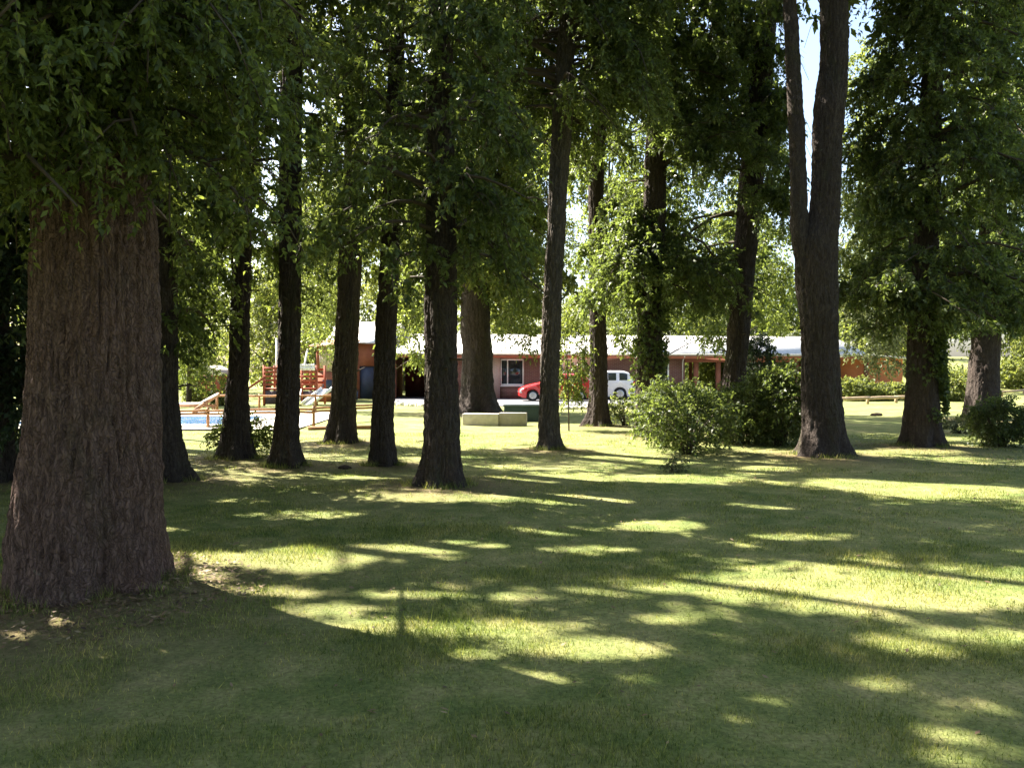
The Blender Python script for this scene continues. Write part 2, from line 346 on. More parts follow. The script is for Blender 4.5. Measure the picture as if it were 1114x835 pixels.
rng = np.random.default_rng(7)
def blades():
    g = Geo()
    # (y0, y1, count, height, width)
    for y0, y1, n, h, w in ((1.6,5.2,150000,.042,.0046),(5.2,8.5,130000,.044,.006),(8.5,13,110000,.040,.007),(13,22,90000,.045,.011)):
        y = np.sqrt(rng.uniform(y0**2, y1**2, n)); x = rng.uniform(-1, 1, n)*(.66*y+1.2)
        tuft = np.clip(fbm(x*1.7, y*1.7, 3, 3)*1.3+.45, .05, 1.2)
        keep = rng.random(n) < np.clip(tuft, .25, 1)*(1-.75*np.clip(litter(x, y), 0, 1))
        x, y, tuft = x[keep], y[keep], tuft[keep]; n = len(x)
        hh = h*.85*(.45+.6*tuft)*rng.uniform(.5, 1.4, n)*np.where(rng.random(n) < .012, 2.3, 1)
        a = rng.uniform(0, 2*math.pi, n); lean = rng.uniform(0, .9, n)*hh; b = rng.uniform(0, 2*math.pi, n)
        z = gz(x, y)
        base = np.stack([x, y, z-.002], -1); sd = np.stack([np.cos(a), np.sin(a), 0*a], -1)*(w*rng.uniform(.6, 1.3, n))[:, None]/2
        tip = base+np.stack([np.cos(b)*lean, np.sin(b)*lean, hh], -1)
        V = np.stack([base-sd, base+sd, tip], 1)
        g.add(V, np.arange(n*3).reshape(-1, 3))
    for T in TREES:                                             # longer grass left standing round the trunks
        n = 2600 if T['k'] == 'big' else 900
        a = rng.uniform(0, 6.28, n); d = T['r0']*(.86+.5*rng.random(n)**2); x = T['x']+d*np.cos(a); y = T['Y']+d*np.sin(a)
        k = fbm(a*2, T['x']+d, 0, 2) > -.15; x, y = x[k], y[k]; n = len(x); z = gz(x, y); w_ = .005 if T['Y'] < 9 else .009
        b = rng.uniform(0, 6.28, n); hh = rng.uniform(.04, .13, n); base = np.stack([x, y, z-.01], -1)
        sd = np.stack([np.cos(b), np.sin(b), 0*b], -1)*w_/2; tip = base+np.stack([.5*hh*np.sin(b*3), .5*hh*np.cos(b*5), hh], -1)
        g.add(np.stack([base-sd, base+sd, tip], 1), np.arange(n*3).reshape(-1, 3))
    tag(g.build('grass', M['blade']), 'short mown lawn grass with dry straw-coloured patches', 'grass', kind='stuff')
blades()
def fallen():
    g = Geo(); n = 9000
    y = np.sqrt(rng.uniform(2.5**2, 19**2, n)); x = rng.uniform(-1, 1, n)*(.68*y+1)
    k = rng.random(n) < .16+.55*np.clip(fbm(x*.8, y*.8, 8, 3)+.1, 0, 1)
    x, y = x[k], y[k]
    T = TREES[0]; a = rng.uniform(0, 6.28, 2600); d = T['r0']*(1+1.3*rng.random(2600)**1.5); x = np.concatenate([x, T['x']+d*np.cos(a)]); y = np.concatenate([y, T['Y']+d*np.sin(a)])
    n = len(x); z = gz(x, y)+rng.uniform(.008, .03, n); a = rng.uniform(0, 6.28, n); s = rng.uniform(.010, .024, n)*(1+y*.03)
    c = np.stack([x, y, z], -1); u = np.stack([np.cos(a), np.sin(a), rng.uniform(-.4, .4, n)], -1); v = np.stack([-np.sin(a), np.cos(a), rng.uniform(-.4, .4, n)], -1)
    s = s[:, None]; g.add(np.stack([c-u*s, c-v*s*.45, c+u*s, c+v*s*.45], 1), np.arange(n*4).reshape(-1, 4))
    m, nt, b = mat('dry_leaf'); r_ = N(nt, 'ShaderNodeNewGeometry').outputs['Random Per Island']
    nt.links.new(ramp(nt, r_, [(0, (.05, .03, .018)), (.5, (.16, .095, .045)), (.85, (.22, .145, .08)), (1, (.32, .24, .13))]), b.inputs['Base Color']); b.inputs['Roughness'].default_value = .7
    tag(g.build('fallen_leaves', m), 'dry brown leaves and bark flakes scattered on the lawn', 'fallen leaves', kind='stuff')
fallen()

# ------------------------------------------------------------------ where the canopy is open to the sun (patches on the lawn)
LIT = [(205,645,34,17),(290,616,95,11),(395,606,95,9),(490,598,60,6),(640,600,45,4),(985,640,160,20),(1085,645,70,22),(1050,702,95,10),(930,662,80,6),
 (830,652,50,5),(700,646,60,5),(395,688,60,6),(480,692,26,5),(560,690,50,7),(640,712,80,8),(572,750,46,8),(760,796,75,8),(1045,818,50,13),(1070,770,28,7),(835,768,26,4),
 (640,545,50,5),(720,573,44,5),(600,579,40,4),(822,550,40,4),(1040,533,70,6),(960,527,60,5),(830,508,30,3),(225,573,44,4),(310,560,70,4),
 (450,545,70,4),(600,522,70,4),(540,545,40,3),(520,502,70,4),(600,508,55,4),(745,520,60,4),(1010,490,50,4),(1058,476,44,8),
 (420,497,24,3),(340,497,34,4),(270,545,50,3),(165,693,18,5),(230,712,16,4),(70,690,14,4),(20,708,14,4),(460,760,24,4),(420,520,50,3),(880,585,50,3),(700,500,60,3),(660,488,50,3),(450,652,60,4),(560,656,40,4),(300,650,50,5),(350,668,50,5),(740,676,40,4),(520,720,24,5),(690,745,20,4),(950,745,26,5),(610,800,22,5),(330,740,20,4)]
LITA = np.array(LIT, float); LITA[:, 3] *= np.where(LITA[:, 1] > 660, 1.3, .95)
def lit_field(gx, gy):
    ok = gy > 2.3; yy = np.where(ok, gy, 5.)
    fz = np.clip(yy/14, .25, 1.)
    wx = gx+.22*fz*fbm(gx*1.3, yy*1.3, 1.7, 3); wy = yy+.22*fz*fbm(gx*1.3+40, yy*1.3, 5.1, 3)
    px = CX+F*wx/np.maximum(wy, 1.5); py = HY+F*EYE/np.maximum(wy, 1.5)
    v = np.zeros(len(gx))
    for cx, cy, rx, ry in LITA:
        v = np.maximum(v, 1.35-.5*(((px-cx)/rx)**2+((py-cy)/ry)**2))
    v = v*(1+.6*fbm(gx*2.6/np.clip(yy/7, .6, 2), yy*2.6/np.clip(yy/7, .6, 2), 9.3, 3))
    far = np.clip((yy-19.5)/2.0, 0, 1)*np.clip((-gx-.5)/1., 0, 1)
    v = np.maximum(v, far*1.2)
    return np.where(ok, np.clip(v, 0, 1), 0)
SV = np.array(SUN)
_gs = .04; _gx = np.arange(-26, 14, _gs); _gy = np.arange(2, 30, _gs)
_A, _B = np.meshgrid(_gx, _gy, indexing='ij'); LITG = lit_field(_A.ravel(), _B.ravel()).reshape(_A.shape)
def sun_open(P):
    t = P[:, 2]/SV[2]; gx = P[:, 0]-SV[0]*t; gy = P[:, 1]-SV[1]*t
    i = ((gx+26)/_gs).astype(int); j = ((gy-2)/_gs).astype(int)
    ok = (i >= 0) & (j >= 0) & (i < len(_gx)) & (j < len(_gy))
    return np.where(ok, LITG[np.clip(i, 0, len(_gx)-1), np.clip(j, 0, len(_gy)-1)], np.where((gy > 21) & (gx < -2), 1., 0.))

# ------------------------------------------------------------------ foliage
def unit(v): return v/(np.linalg.norm(v, axis=-1, keepdims=True)+1e-9)
def leaves(P0, D, L, n, size, droop, rng, wr=.48, hc=None, cull=True, cam=2.4, off=False, xl=None):
    """n leaves along each drooping twig; returns (k,4,3) leaf quads"""
    m = len(P0)
    if m == 0: return np.zeros((0, 4, 3))
    t = rng.uniform(.05, 1, (m, n, 1)); L = np.broadcast_to(L, (m,))[:, None, None]; droop = np.broadcast_to(droop, (m,))[:, None, None]
    dn = np.array([0, 0, -1.])
    base = P0[:, None]+D[:, None]*L*t+dn*droop*L*t*t
    tan = unit(D[:, None]+dn*2*droop*t)
    base = base.reshape(-1, 3); tan = np.broadcast_to(tan, (m, n, 3)).reshape(-1, 3)
    k = np.ones(len(base), bool)
    if hc is not None: k &= base[:, 2] > hc+.35*fbm(base[:, 0]*1.5, base[:, 1]*1.5, 0, 2)
    k &= np.hypot(base[:, 0], base[:, 1]) > cam
    if xl: e_ = .35*fbm(base[:, 1]*1.3, base[:, 2]*1.3, 2.2, 2); k &= (base[:, 0] > xl[0]+e_) & (base[:, 0] < xl[1]+e_)
    if off: k &= ~((base[:, 1] > 0) & (np.hypot(base[:, 0], base[:, 1]) < 9.5) & (base[:, 2] < EYE+.5*base[:, 1]+.3) & (np.abs(base[:, 0]) < .66*base[:, 1]+.3))
    base, tan = base[k], tan[k]; q = len(base)
    s = (size if np.isscalar(size) else np.repeat(size, n)[k])*rng.uniform(.6, 1.25, q); s = s[:, None]
    ld = unit(tan*.5+unit(rng.normal(size=(q, 3)))*.85+dn*.3)
    nr = unit(rng.normal(size=(q, 3))+np.array([0, 0, .9])); w = unit(np.cross(ld, nr)); nr = np.cross(w, ld)
    c = base+ld*.42*s+nr*.06*s
    if cull:
        o_ = sun_open(c)+rng.uniform(-.42, .26, q) < .40
        base, c, w, s, nr, ld = base[o_], c[o_], w[o_], s[o_], nr[o_], ld[o_]
    return np.stack([base, c+w*wr*.5*s+nr*.08*s, base+ld*s+dn*.12*s, c-w*wr*.5*s+nr*.08*s], 1)
def add_leaves(g, Q, mi=0):
    if len(Q): g.add(Q, np.arange(len(Q)*4).reshape(-1, 4), mi)
def twigs(g, P0, D, L, droop, r):
    m = len(P0)
    if m == 0: return
    L = np.broadcast_to(L, (m,))[:, None]; droop = np.broadcast_to(droop, (m,))[:, None]
    dn = np.array([0, 0, -1.]); a = unit(np.cross(D, dn+.01)); b = np.cross(D, a)
    rings = []
    for t, rr in ((0, 1.), (.5, .7), (1., .25)):
        c = P0+D*L*t+dn*droop*L*t*t
        rings.append(np.stack([c+r*rr*(a*math.cos(q)+b*math.sin(q)) for q in (0, 2.1, 4.2)], 1))
    V = np.stack(rings, 1).reshape(m, 9, 3)
    f = np.array([[i*3+j, i*3+(j+1) % 3, (i+1)*3+(j+1) % 3, (i+1)*3+j] for i in (0, 1) for j in range(3)])
    g.add(V, (np.arange(m)[:, None, None]*9+f).reshape(-1, 4))

def trunk_geo(path, Y, T, seg=28, dz=.06, rows=0, flare=True, seed=0, k=1.):
    """path [(x,z,r)] bottom->top as a bark-covered tube with furrows and root flare"""
    g = Geo(); P = np.array(path)
    z = np.arange(P[0, 1]-.12, P[-1, 1], dz) if not rows else np.concatenate([np.arange(P[0, 1]-.12, 4.2, .016), np.arange(4.2, P[-1, 1], .08)])
    if rows: seg = 340
    zq = np.clip(z, P[0, 1], None)
    cx = np.interp(zq, P[:, 1], P[:, 0]); r = np.interp(zq, P[:, 1], P[:, 2])*k
    # smooth the interpolated profile
    ker = np.ones(9)/9; pad = lambda a: np.convolve(np.pad(a, 4, mode='edge'), ker, 'valid')
    cx, r = pad(cx), pad(r)
    th = np.linspace(0, 2*math.pi, seg, endpoint=False); TH, ZZ = np.meshgrid(th, z)
    C, S = np.cos(TH), np.sin(TH); rr = r[:, None]*np.ones_like(TH)
    h = np.clip(ZZ-P[0, 1], 0, None)
    rg = np.random.default_rng(seed+11)
    if flare:
        f = np.exp(-h/(.18+.35*T['r0']))
        for kk in (3, 5, 7):
            rr = rr*(1+.17*f*np.sin(kk*TH+rg.uniform(0, 6.3))*(3/kk)**.5)
    so = seed*13.7
    rr = rr*(1+.05*vn(C*1.5+so, S*1.5, ZZ*.9)+.07*vn(C*2.4+so, S*2.4, ZZ*1.6)+.05*np.clip(vn(C*2+so*2, S*2, ZZ*2.3+7)*3-1.4, 0, 1))
    R0 = T['r0']*.7
    fr = R0/(.036 if rows else .055)
    fu = np.abs(vn(C*fr+so, S*fr, ZZ*3.2+1.5*vn(C*4, S*4, ZZ*2)))
    fu2 = np.abs(vn(C*fr*2.1+so, S*fr*2.1+9, ZZ*9))
    amp = .022 if rows else .026
    rr = rr-amp*(1-np.clip(fu*3.2, 0, 1))-amp*.4*(1-np.clip(fu2*3, 0, 1))+amp*.5*vn(C*fr*3, S*fr*3+so, ZZ*14)
    gy = Y+.0*cx
    V = np.stack([cx[:, None]+rr*C, Y+rr*S, ZZ], -1)
    n = len(z); i = np.arange(n-1)[:, None]; j = np.arange(seg)[None]
    q = np.stack([i*seg+j, i*seg+(j+1) % seg, (i+1)*seg+(j+1) % seg, (i+1)*seg+j], -1).reshape(-1, 4)
    g.add(V, q); b = g.n-seg
    g.F.setdefault((seg, 0), []).append(np.arange(b, b+seg)[None])
    return g

def crown(T, path, Y, root, rng, fine=True):
    P = np.array(path); top = T['top']; hf = EYE+.45*max(Y-1.5, 1)+.6      # top of what the picture can show here
    gb, gl = Geo(), Geo()
    SP, SD, SL, SG = [], [], [], []
    nl = int(T['nl']*1.75); nv = int(nl*(.8 if T['k'] == 'big' else .54)); hv = max(hf+1., T['h0']+1.5)
    zs = np.sort(np.concatenate([T['h0']+(hv-T['h0'])*rng.random(nv), hv+(top-hv)*rng.random(int(nl*.5))]))
    az0 = rng.uniform(0, 6.28)
    for i, hz in enumerate(zs):
        az = az0+i*2.39996+rng.uniform(-.4, .4)
        ux, uy = math.cos(az), math.sin(az)
        Rx = T['Rr'] if ux > 0 else T['Rl']; Ry = T['Rb'] if uy > 0 else T['Rf']
        taper = (1-((hz-T['h0'])/(top-T['h0']+.01))**2.2)*.85+.15
        R = 1/math.sqrt((ux/Rx)**2+(uy/Ry)**2)*rng.uniform(.55, 1.15)*taper*(1.55 if hz > hf+1.2 else 1)
        bx = np.interp(hz, P[:, 1], P[:, 0]); br = np.interp(hz, P[:, 1], P[:, 2])
        out = np.array([ux, uy, 0.]); sd = np.array([-uy, ux, 0.])
        t = np.linspace(0, 1, 7)[:, None]
        rise = rng.uniform(.2, .75); sag = min(rng.uniform(.45, 1.15), rise+max(.05, (hz-.1-T['hc']-.1)/R)); wig = rng.uniform(-.25, .25)
        L = np.array([bx, Y, hz-.1])+out*R*t+sd*R*wig*np.sin(t*3)+np.array([0, 0, 1.])*R*(rise*t-sag*t*t)
        if 'xl' in T and not (T['xl'][0] < L[-2, 0] < T['xl'][1]): continue
        if T.get('cull', True) and sun_open(L[2:]).mean() > (.16 if T['k'] == 'big' else .28): continue
        gb.tube(L, np.linspace(min(.018+.014*R, br*.7), .006, 7), 5)
        vis = hz < hf+1.
        ns = (6 if vis else 4)
        for s in range(ns):
            tt = rng.uniform(.22, 1); k = tt*6; i0 = min(int(k), 5); p = L[i0]+(L[i0+1]-L[i0])*(k-i0)
            a2 = az+rng.choice([-1, 1])*rng.uniform(.4, 1.3); ln = rng.uniform(.35, .75)*(.45+.22*R)
            d = np.array([math.cos(a2), math.sin(a2), rng.uniform(-.2, .5)]); g2 = rng.uniform(.5, 1.7)
            u = np.linspace(0, 1, 4)[:, None]
            S = p+d*ln*u+np.array([0, 0, -1.])*g2*ln*u*u
            if (sun_open(S[2:3])[0] > .35 and T.get('cull', True)) or S[3, 2] < T['hc']-.1: continue
            gb.tube(S, np.linspace(.010, .004, 4), 4)
            m = 7 if vis else 3
            uu = rng.uniform(.15, 1, m)[:, None]
            SP.append(p+d*ln*uu+np.array([0, 0, -1.])*g2*ln*uu*uu)
            dd = unit(d*.6+rng.normal(size=(m, 3))*.7+np.array([0, 0, -.15])); SD.append(dd)
            SL.append(rng.uniform(.22, .5, m)*(1 if vis else 1.5)); SG.append(np.full(m, vis))
        m = 6 if vis else 2
        uu = rng.uniform(.3, 1, m); k = uu*6; i0 = np.minimum(k.astype(int), 5)
        SP.append(L[i0]+(L[i0+1]-L[i0])*(k-i0)[:, None]); SD.append(unit(out*.5+rng.normal(size=(m, 3))*.7)); SL.append(rng.uniform(.22, .5, m)); SG.append(np.full(m, vis))
    for q in range(7):                                          # dead snags on the bare part of the trunk
        hz = rng.uniform(1.2, max(2.2, T['h0'])); a = rng.uniform(0, 6.28); bx = np.interp(hz, P[:, 1], P[:, 0]); br = np.interp(hz, P[:, 1], P[:, 2])*.8; ln = rng.uniform(.08, .38)
        if T['k'] in ('big', 't6', 't13'): continue
        u = np.linspace(0, 1, 4)[:, None]; o3 = np.array([math.cos(a), math.sin(a), 0.])
        gb.tube(np.array([bx, Y, hz])+o3*(br+ln*u)+np.array([0, 0, 1.])*ln*(rng.uniform(-.3, .5)*u+rng.uniform(-.3, .2)*u*u), np.linspace(.026, .010, 4)*rng.uniform(.5, 1.1), 6)
    if 'epi' in T:                                              # leafy shoots straight off the trunk
        e0, e1, dn = T['epi']; m = int((130 if T['k'] == 'big' else 88)*(e1-e0)*dn)
        hz = rng.uniform(e0, e1, m); a = rng.uniform(0, 6.28, m)
        bx = np.interp(hz, P[:, 1], P[:, 0]); br = np.interp(hz, P[:, 1], P[:, 2])*.95
        clump = fbm(a*1.2, hz*1.1+T['x'], 0, 2) > -.12
        SP.append(np.stack([bx+br*np.cos(a), Y+br*np.sin(a), hz], -1)[clump]); SD.append(unit(np.stack([np.cos(a), np.sin(a), rng.uniform(-.2, .8, m)], -1))[clump])
        SL.append(rng.uniform(.3, .85, m)[clump]); SG.append(np.full(clump.sum(), 2))
    SP, SD, SL = map(np.concatenate, (SP, SD, SL)); SG = np.concatenate([np.asarray(q, int) for q in SG])
    dr = rng.uniform(.25, 1.0, len(SP))
    cl = T.get('cull', True)
    if 'xl' in T:
        q_ = (SP[:, 0] > T['xl'][0]-.1) & (SP[:, 0] < T['xl'][1]+.1); SP, SD, SL, SG, dr = SP[q_], SD[q_], SL[q_], SG[q_], dr[q_]
    vi = SG > 0; ep = SG == 2; ve = SG == 1
    add_leaves(gl, leaves(SP[ep], SD[ep], SL[ep], T.get('per', 20), T['lf']*1.15, dr[ep], rng, hc=T['hc'] if 'ivy' not in T else 1.2, cull=T['k'] == 'big'))
    Q = leaves(SP[ve], SD[ve], SL[ve], T.get('per', 20), T['lf']*1.15, dr[ve], rng, hc=T['hc'], cull=cl, xl=T.get('xl'))
    add_leaves(gl, Q)
    Q2 = leaves(SP[~vi], SD[~vi], SL[~vi]*1.4, 10, .21, dr[~vi], rng, wr=.5, hc=max(T['hc'], hf+(.35 if T['k'] == 'big' else -.3)), cull=cl, xl=T.get('xl'))
    add_leaves(gl, Q2)
    if fine:
        s2 = vi & ((sun_open(SP) < .3) | (not cl)) & (np.hypot(SP[:, 0], SP[:, 1]) > 3.0) & (SP[:, 2] > T['hc']+.2)
        twigs(gb, SP[s2], SD[s2], SL[s2], dr[s2], .0032)
    gl.build('crown', M[T['leaf']], root)
    gb.build('branches', M['twig'], root, smooth=True)
    return len(Q)+len(Q2)

EXTRA = []
tot = 0
for ti, T in enumerate(TREES):
    rg = np.random.default_rng(100+ti)
    root = empty('tree', (T['x'], T['Y'], float(gz(T['x'], T['Y']))), T['label'], 'tree', 'tall trees shading the lawn')
    zb = float(gz(T['x'], T['Y']))
    pth = list(T['path'])
    x0, z0, r0 = pth[0]; pth[0] = (x0, min(z0, zb-.05), r0)
    dx = (pth[-1][0]-pth[-2][0])/(pth[-1][1]-pth[-2][1]); dx = max(-.05, min(.05, dx))
    if pth[-1][1] < T['top']-1:
        pth.append((pth[-1][0]+dx*(T['top']-pth[-1][1]), T['top'], pth[-1][2]*.18))
    T['full'] = pth
    loc = Vector(root.location)
    g = trunk_geo(pth, T['Y'], T, rows=T.get('rows', 0), seg=104, dz=.035, seed=ti, k=.89 if T['k'] == 't13' else .95)
    o = g.build('trunk', M[T['bark']], root, smooth=True); kids = [o]
    if 'fpath' in T:
        fp = list(T['fpath']); fp.append((fp[-1][0]-.3, T['top']-2, .03))
        g = trunk_geo(fp, T['Y']-.05, dict(r0=fp[0][2]), seg=32, dz=.05, flare=False, seed=ti+50)
        kids.append(g.build('stem', M[T['bark']], root, smooth=True))
    tot += crown(T, pth, T['Y'], root, rg)
    if 'ivy' in T:
        e0, e1 = T['ivy']; P = np.array(pth); m = 1300
        hz = e0+(e1-e0)*rg.random(m)**.8; a = rg.normal(-.35 if T['k'] == 't14' else -1.5, .75 if T['k'] == 't14' else 1.2, m)
        keep = fbm(a*1.5, hz*1.6, 4, 2) > -.1+.25*(e1-hz < .5)-(hz-e0)/(e1-e0)*.35; hz, a = hz[keep], a[keep]; m = len(hz)
        bx = np.interp(hz, P[:, 1], P[:, 0]); br = np.interp(hz, P[:, 1], P[:, 2])*1.03
        sp = np.stack([bx+br*np.cos(a), T['Y']+br*np.sin(a), hz], -1)
        gl = Geo(); add_leaves(gl, leaves(sp, unit(np.stack([np.cos(a), np.sin(a), .3+0*a], -1)), .14, 4, .085, .4, rg, wr=.8, cull=False))
        gl.build('ivy', M['leaf'], root)
    for k in root.children: k.matrix_parent_inverse = Matrix.Translation(-loc)
    EXTRA.append(root)
for oi, (x, y) in enumerate(OFF):
    rg = np.random.default_rng(500+oi)
    T = dict(x=x, Y=y, r0=.32, k='off', h0=3.2, top=17, Rl=3.0, Rr=3.0, Rf=3.0, Rb=3.0, nl=46, lf=.2, hc=2.6, leaf='leaf')
    root = empty('tree', (x, y, float(gz(x, y))), 'broad tree added out of view to shade the lawn', 'tree', 'trees added out of view for shade')
    pth = [(x, -.1, .42), (x, .4, .33), (x+.1, 3, .28), (x-.1, 8, .2), (x, 17, .04)]
    trunk_geo(pth, y, T, seg=28, dz=.15, seed=60+oi).build('trunk', M['bark'], root, smooth=True)
    P = dict(T); sv = EYE
    # coarse crown
    gl, gb = Geo(), Geo(); nl = 60
    for i in range(nl):
        hz = 3.4+13*rg.random()**1.1; az = i*2.4+rg.uniform(-.3, .3); R = rg.uniform(1.8, 3.9)*(1-((hz-3)/15)**2*.7)
        o3 = np.array([math.cos(az), math.sin(az), 0]); t = np.linspace(0, 1, 6)[:, None]
        L = np.array([x, y, hz])+o3*R*t+np.array([0, 0, 1.])*R*(.5*t-.6*t*t)
        if sun_open(L[2:]).mean() > .4: continue
        gb.tube(L, np.linspace(.05, .01, 6), 5)
        m = 46; u = rg.uniform(.2, 1.05, m)[:, None]
        sp = np.array([x, y, hz])+o3*R*u+np.array([0, 0, 1.])*R*(.5*u-.6*u*u)+rg.normal(size=(m, 3))*.32
        add_leaves(gl, leaves(sp, unit(o3+rg.normal(size=(m, 3))), .7, 6, .24, .5, rg, wr=.5, hc=2.5, off=True))
    gl.build('crown', M['leaf'], root); gb.build('branches', M['twig'], root, smooth=True)
    for k in root.children: k.matrix_parent_inverse = Matrix.Translation(-Vector(root.location))
print('leaves', tot)
# ------------------------------------------------------------------ shrubs
def W(px, Y): return (px-CX)/F*Y
def HZ(py, Y): return EYE-(py-HY)/F*Y
def shrub(name, label, cat, x, y, rx, ry, h, n, lf, m='leaf', seed=0, z0=.12, stems=9, up=.5, per=14, cull=False, tops=.5, L=.4, group=None):
    rg = np.random.default_rng(900+seed); zb = float(gz(x, y))
    root = empty(name, (x, y, zb), label, cat, group)
    gs, gl = Geo(), Geo(); C = np.array([0, 0, h*.5])
    for i in range(stems):
        a = rg.uniform(0, 6.28); q = rg.uniform(.3, .9); t = np.linspace(0, 1, 6)[:, None]
        P = np.array([rx*.1*math.cos(a), ry*.1*math.sin(a), -.03])+np.array([rx*q*math.cos(a), ry*q*math.sin(a), h*rg.uniform(.6, .92)])*t**np.array([1.4, 1.4, .9])
        gs.tube(P, np.linspace(.02+.004*min(h, 1.5)-(.012 if h > 3 else 0), .005, 6), 5)
    d = unit(rg.normal(size=(n, 3))); rad = rg.uniform(.35, 1.0, (n, 1))**.5
    lump = 1+.28*fbm(d[:, :1]*2.3+seed*3.1, d[:, 1:2]*2.3, d[:, 2:]*2.3, 2)
    p = d*rad*lump*np.array([rx, ry, (h-z0)*.5])+np.array([0, 0, z0+(h-z0)*.5])
    p[:, 2] = np.maximum(p[:, 2], z0*rg.uniform(.6, 1.6, n))
    D = unit(d*.7+rg.normal(size=(n, 3))*.6+np.array([0, 0, up]))
    wp = p+np.array([x, y, zb])
    Q = leaves(wp, D, rg.uniform(.5, 1.2, n)*L, per, lf, rg.uniform(.1, .6, n), rg, cull=cull, cam=1.)-np.array([x, y, zb])
    add_leaves(gl, Q); twigs(gs, p, D, L*.8, .3, .004)
    gl.build('foliage', M[m], root); gs.build('stems', M['twig'], root, smooth=True)
    return root
a = pt(748, 494); shrub('shrub', 'big loose light-tipped bush in the middle of the lawn left of the twin-stemmed trunk', 'shrub', a[0], a[1], .80, .7, 1.25, 560, .08, 'leaf', 1, up=.7, L=.5)
shrub('shrub', 'wide dark green bush directly behind the light-tipped bush', 'shrub', W(812, 18.8), 18.8, .95, .8, 1.25, 750, .08, 'leaf', 2, L=.5)
shrub('shrub', 'tall dark bush touching the left side of the twin-stemmed trunk', 'shrub', W(848, 18.2), 18.2, .75, .7, 1.75, 800, .08, 'leaf', 3)
shrub('shrub', 'dark shaggy bush at the foot of the ivy-clad trunk', 'shrub', W(722, 17.6), 17.6, .5, .5, 1.35, 380, .075, 'leaf', 4)
shrub('young_conifer', 'slender dark young conifer poking up in front of the white carport roof', 'conifer', W(826, 23), 23, .42, .42, 2.75, 700, .07, 'leaf_fir', 5, up=.2, L=.3)
a = pt(1095, 488); shrub('shrub', 'small dense dark bush at the right edge of the lawn', 'shrub', a[0]+.22, a[1]+.5, .60, .5, .95, 700, .065, 'leaf', 6)
a = pt(255, 500); shrub('shrub', 'small leafy shrub around the foot of the slim trunk by the pool', 'shrub', a[0], a[1]+.3, .52, .4, .66, 170, .075, 'leaf_mid', 7, L=.35)
a = pt(178, 500); shrub('shrub', 'tall dark leafy bush beside the half hidden trunk left of the pool', 'shrub', a[0]+.05, 13.4, .50, .5, 2.1, 620, .085, 'leaf', 8)
a = pt(622, 470); shrub('sapling', 'thin sapling with drooping bright leaves in front of the red car', 'sapling', W(620, 22.5), 22.5, .42, .4, 3.3, 330, .085, 'leaf_mid', 9, z0=.75, up=-.3, stems=3)
shrub('shrub', 'rounded sunlit bush against the orange wall next to the twin-stemmed trunk', 'shrub', W(932, 46.5), 46.5, 1.1, .8, 1.15, 420, .16, 'leaf_far', 10, L=.5, group='bushes along the orange wall')
shrub('shrub', 'lower yellow-green bush against the orange wall next to the ivy-covered trunk', 'shrub', W(966, 47), 47, 1.0, .8, .85, 350, .16, 'leaf_far', 11, L=.5, group='bushes along the orange wall')
shrub('shrub', 'bright yellow-green rounded bush on the sunlit slope at the right edge', 'shrub', W(1112, 66), 66, 2.3, 1.6, 2.1, 420, .26, 'leaf_far', 12, L=.7)
shrub('shrub', 'low bush beside the ivy-covered trunk on the right lawn', 'shrub', W(1040, 46), 46, 1.5, 1., 1.5, 420, .18, 'leaf_far', 13, L=.5)
shrub('shrub', 'yellowish flowering shrub beside the little red shed', 'shrub', W(212, 41), 41, .45, .45, .9, 160, .12, 'leaf_far', 14)
shrub('shrub', 'low pale shrub in front of the little red shed', 'shrub', W(240, 40), 40, .6, .4, .5, 160, .12, 'leaf_far', 15)
shrub('shrub', 'dark leafy undergrowth at the left edge beside the huge trunk', 'shrub', W(12, 13.2), 13.2, .5, .6, 1.9, 520, .08, 'leaf', 16)
a = pt(735, 512); shrub('grass_tussock', 'small dry tuft of leaves on the lawn below the light-tipped bush', 'tuft', a[0], a[1], .17, .13, .22, 60, .05, 'leaf_grey', 17, z0=.02, stems=3, per=8, L=.15)
shrub('shrub', 'small scraggly plant on dry soil beside the thin black trunk', 'shrub', W(680, 24), 24, .55, .35, .7, 150, .08, 'leaf_light', 18)
a = pt(1020, 470); shrub('shrub', 'low dry weeds in the sunlit ground at the foot of the right trunks', 'weeds', W(1046, 22), 22, .5, .3, .32, 120, .06, 'leaf_grey', 19, z0=.03, L=.2)
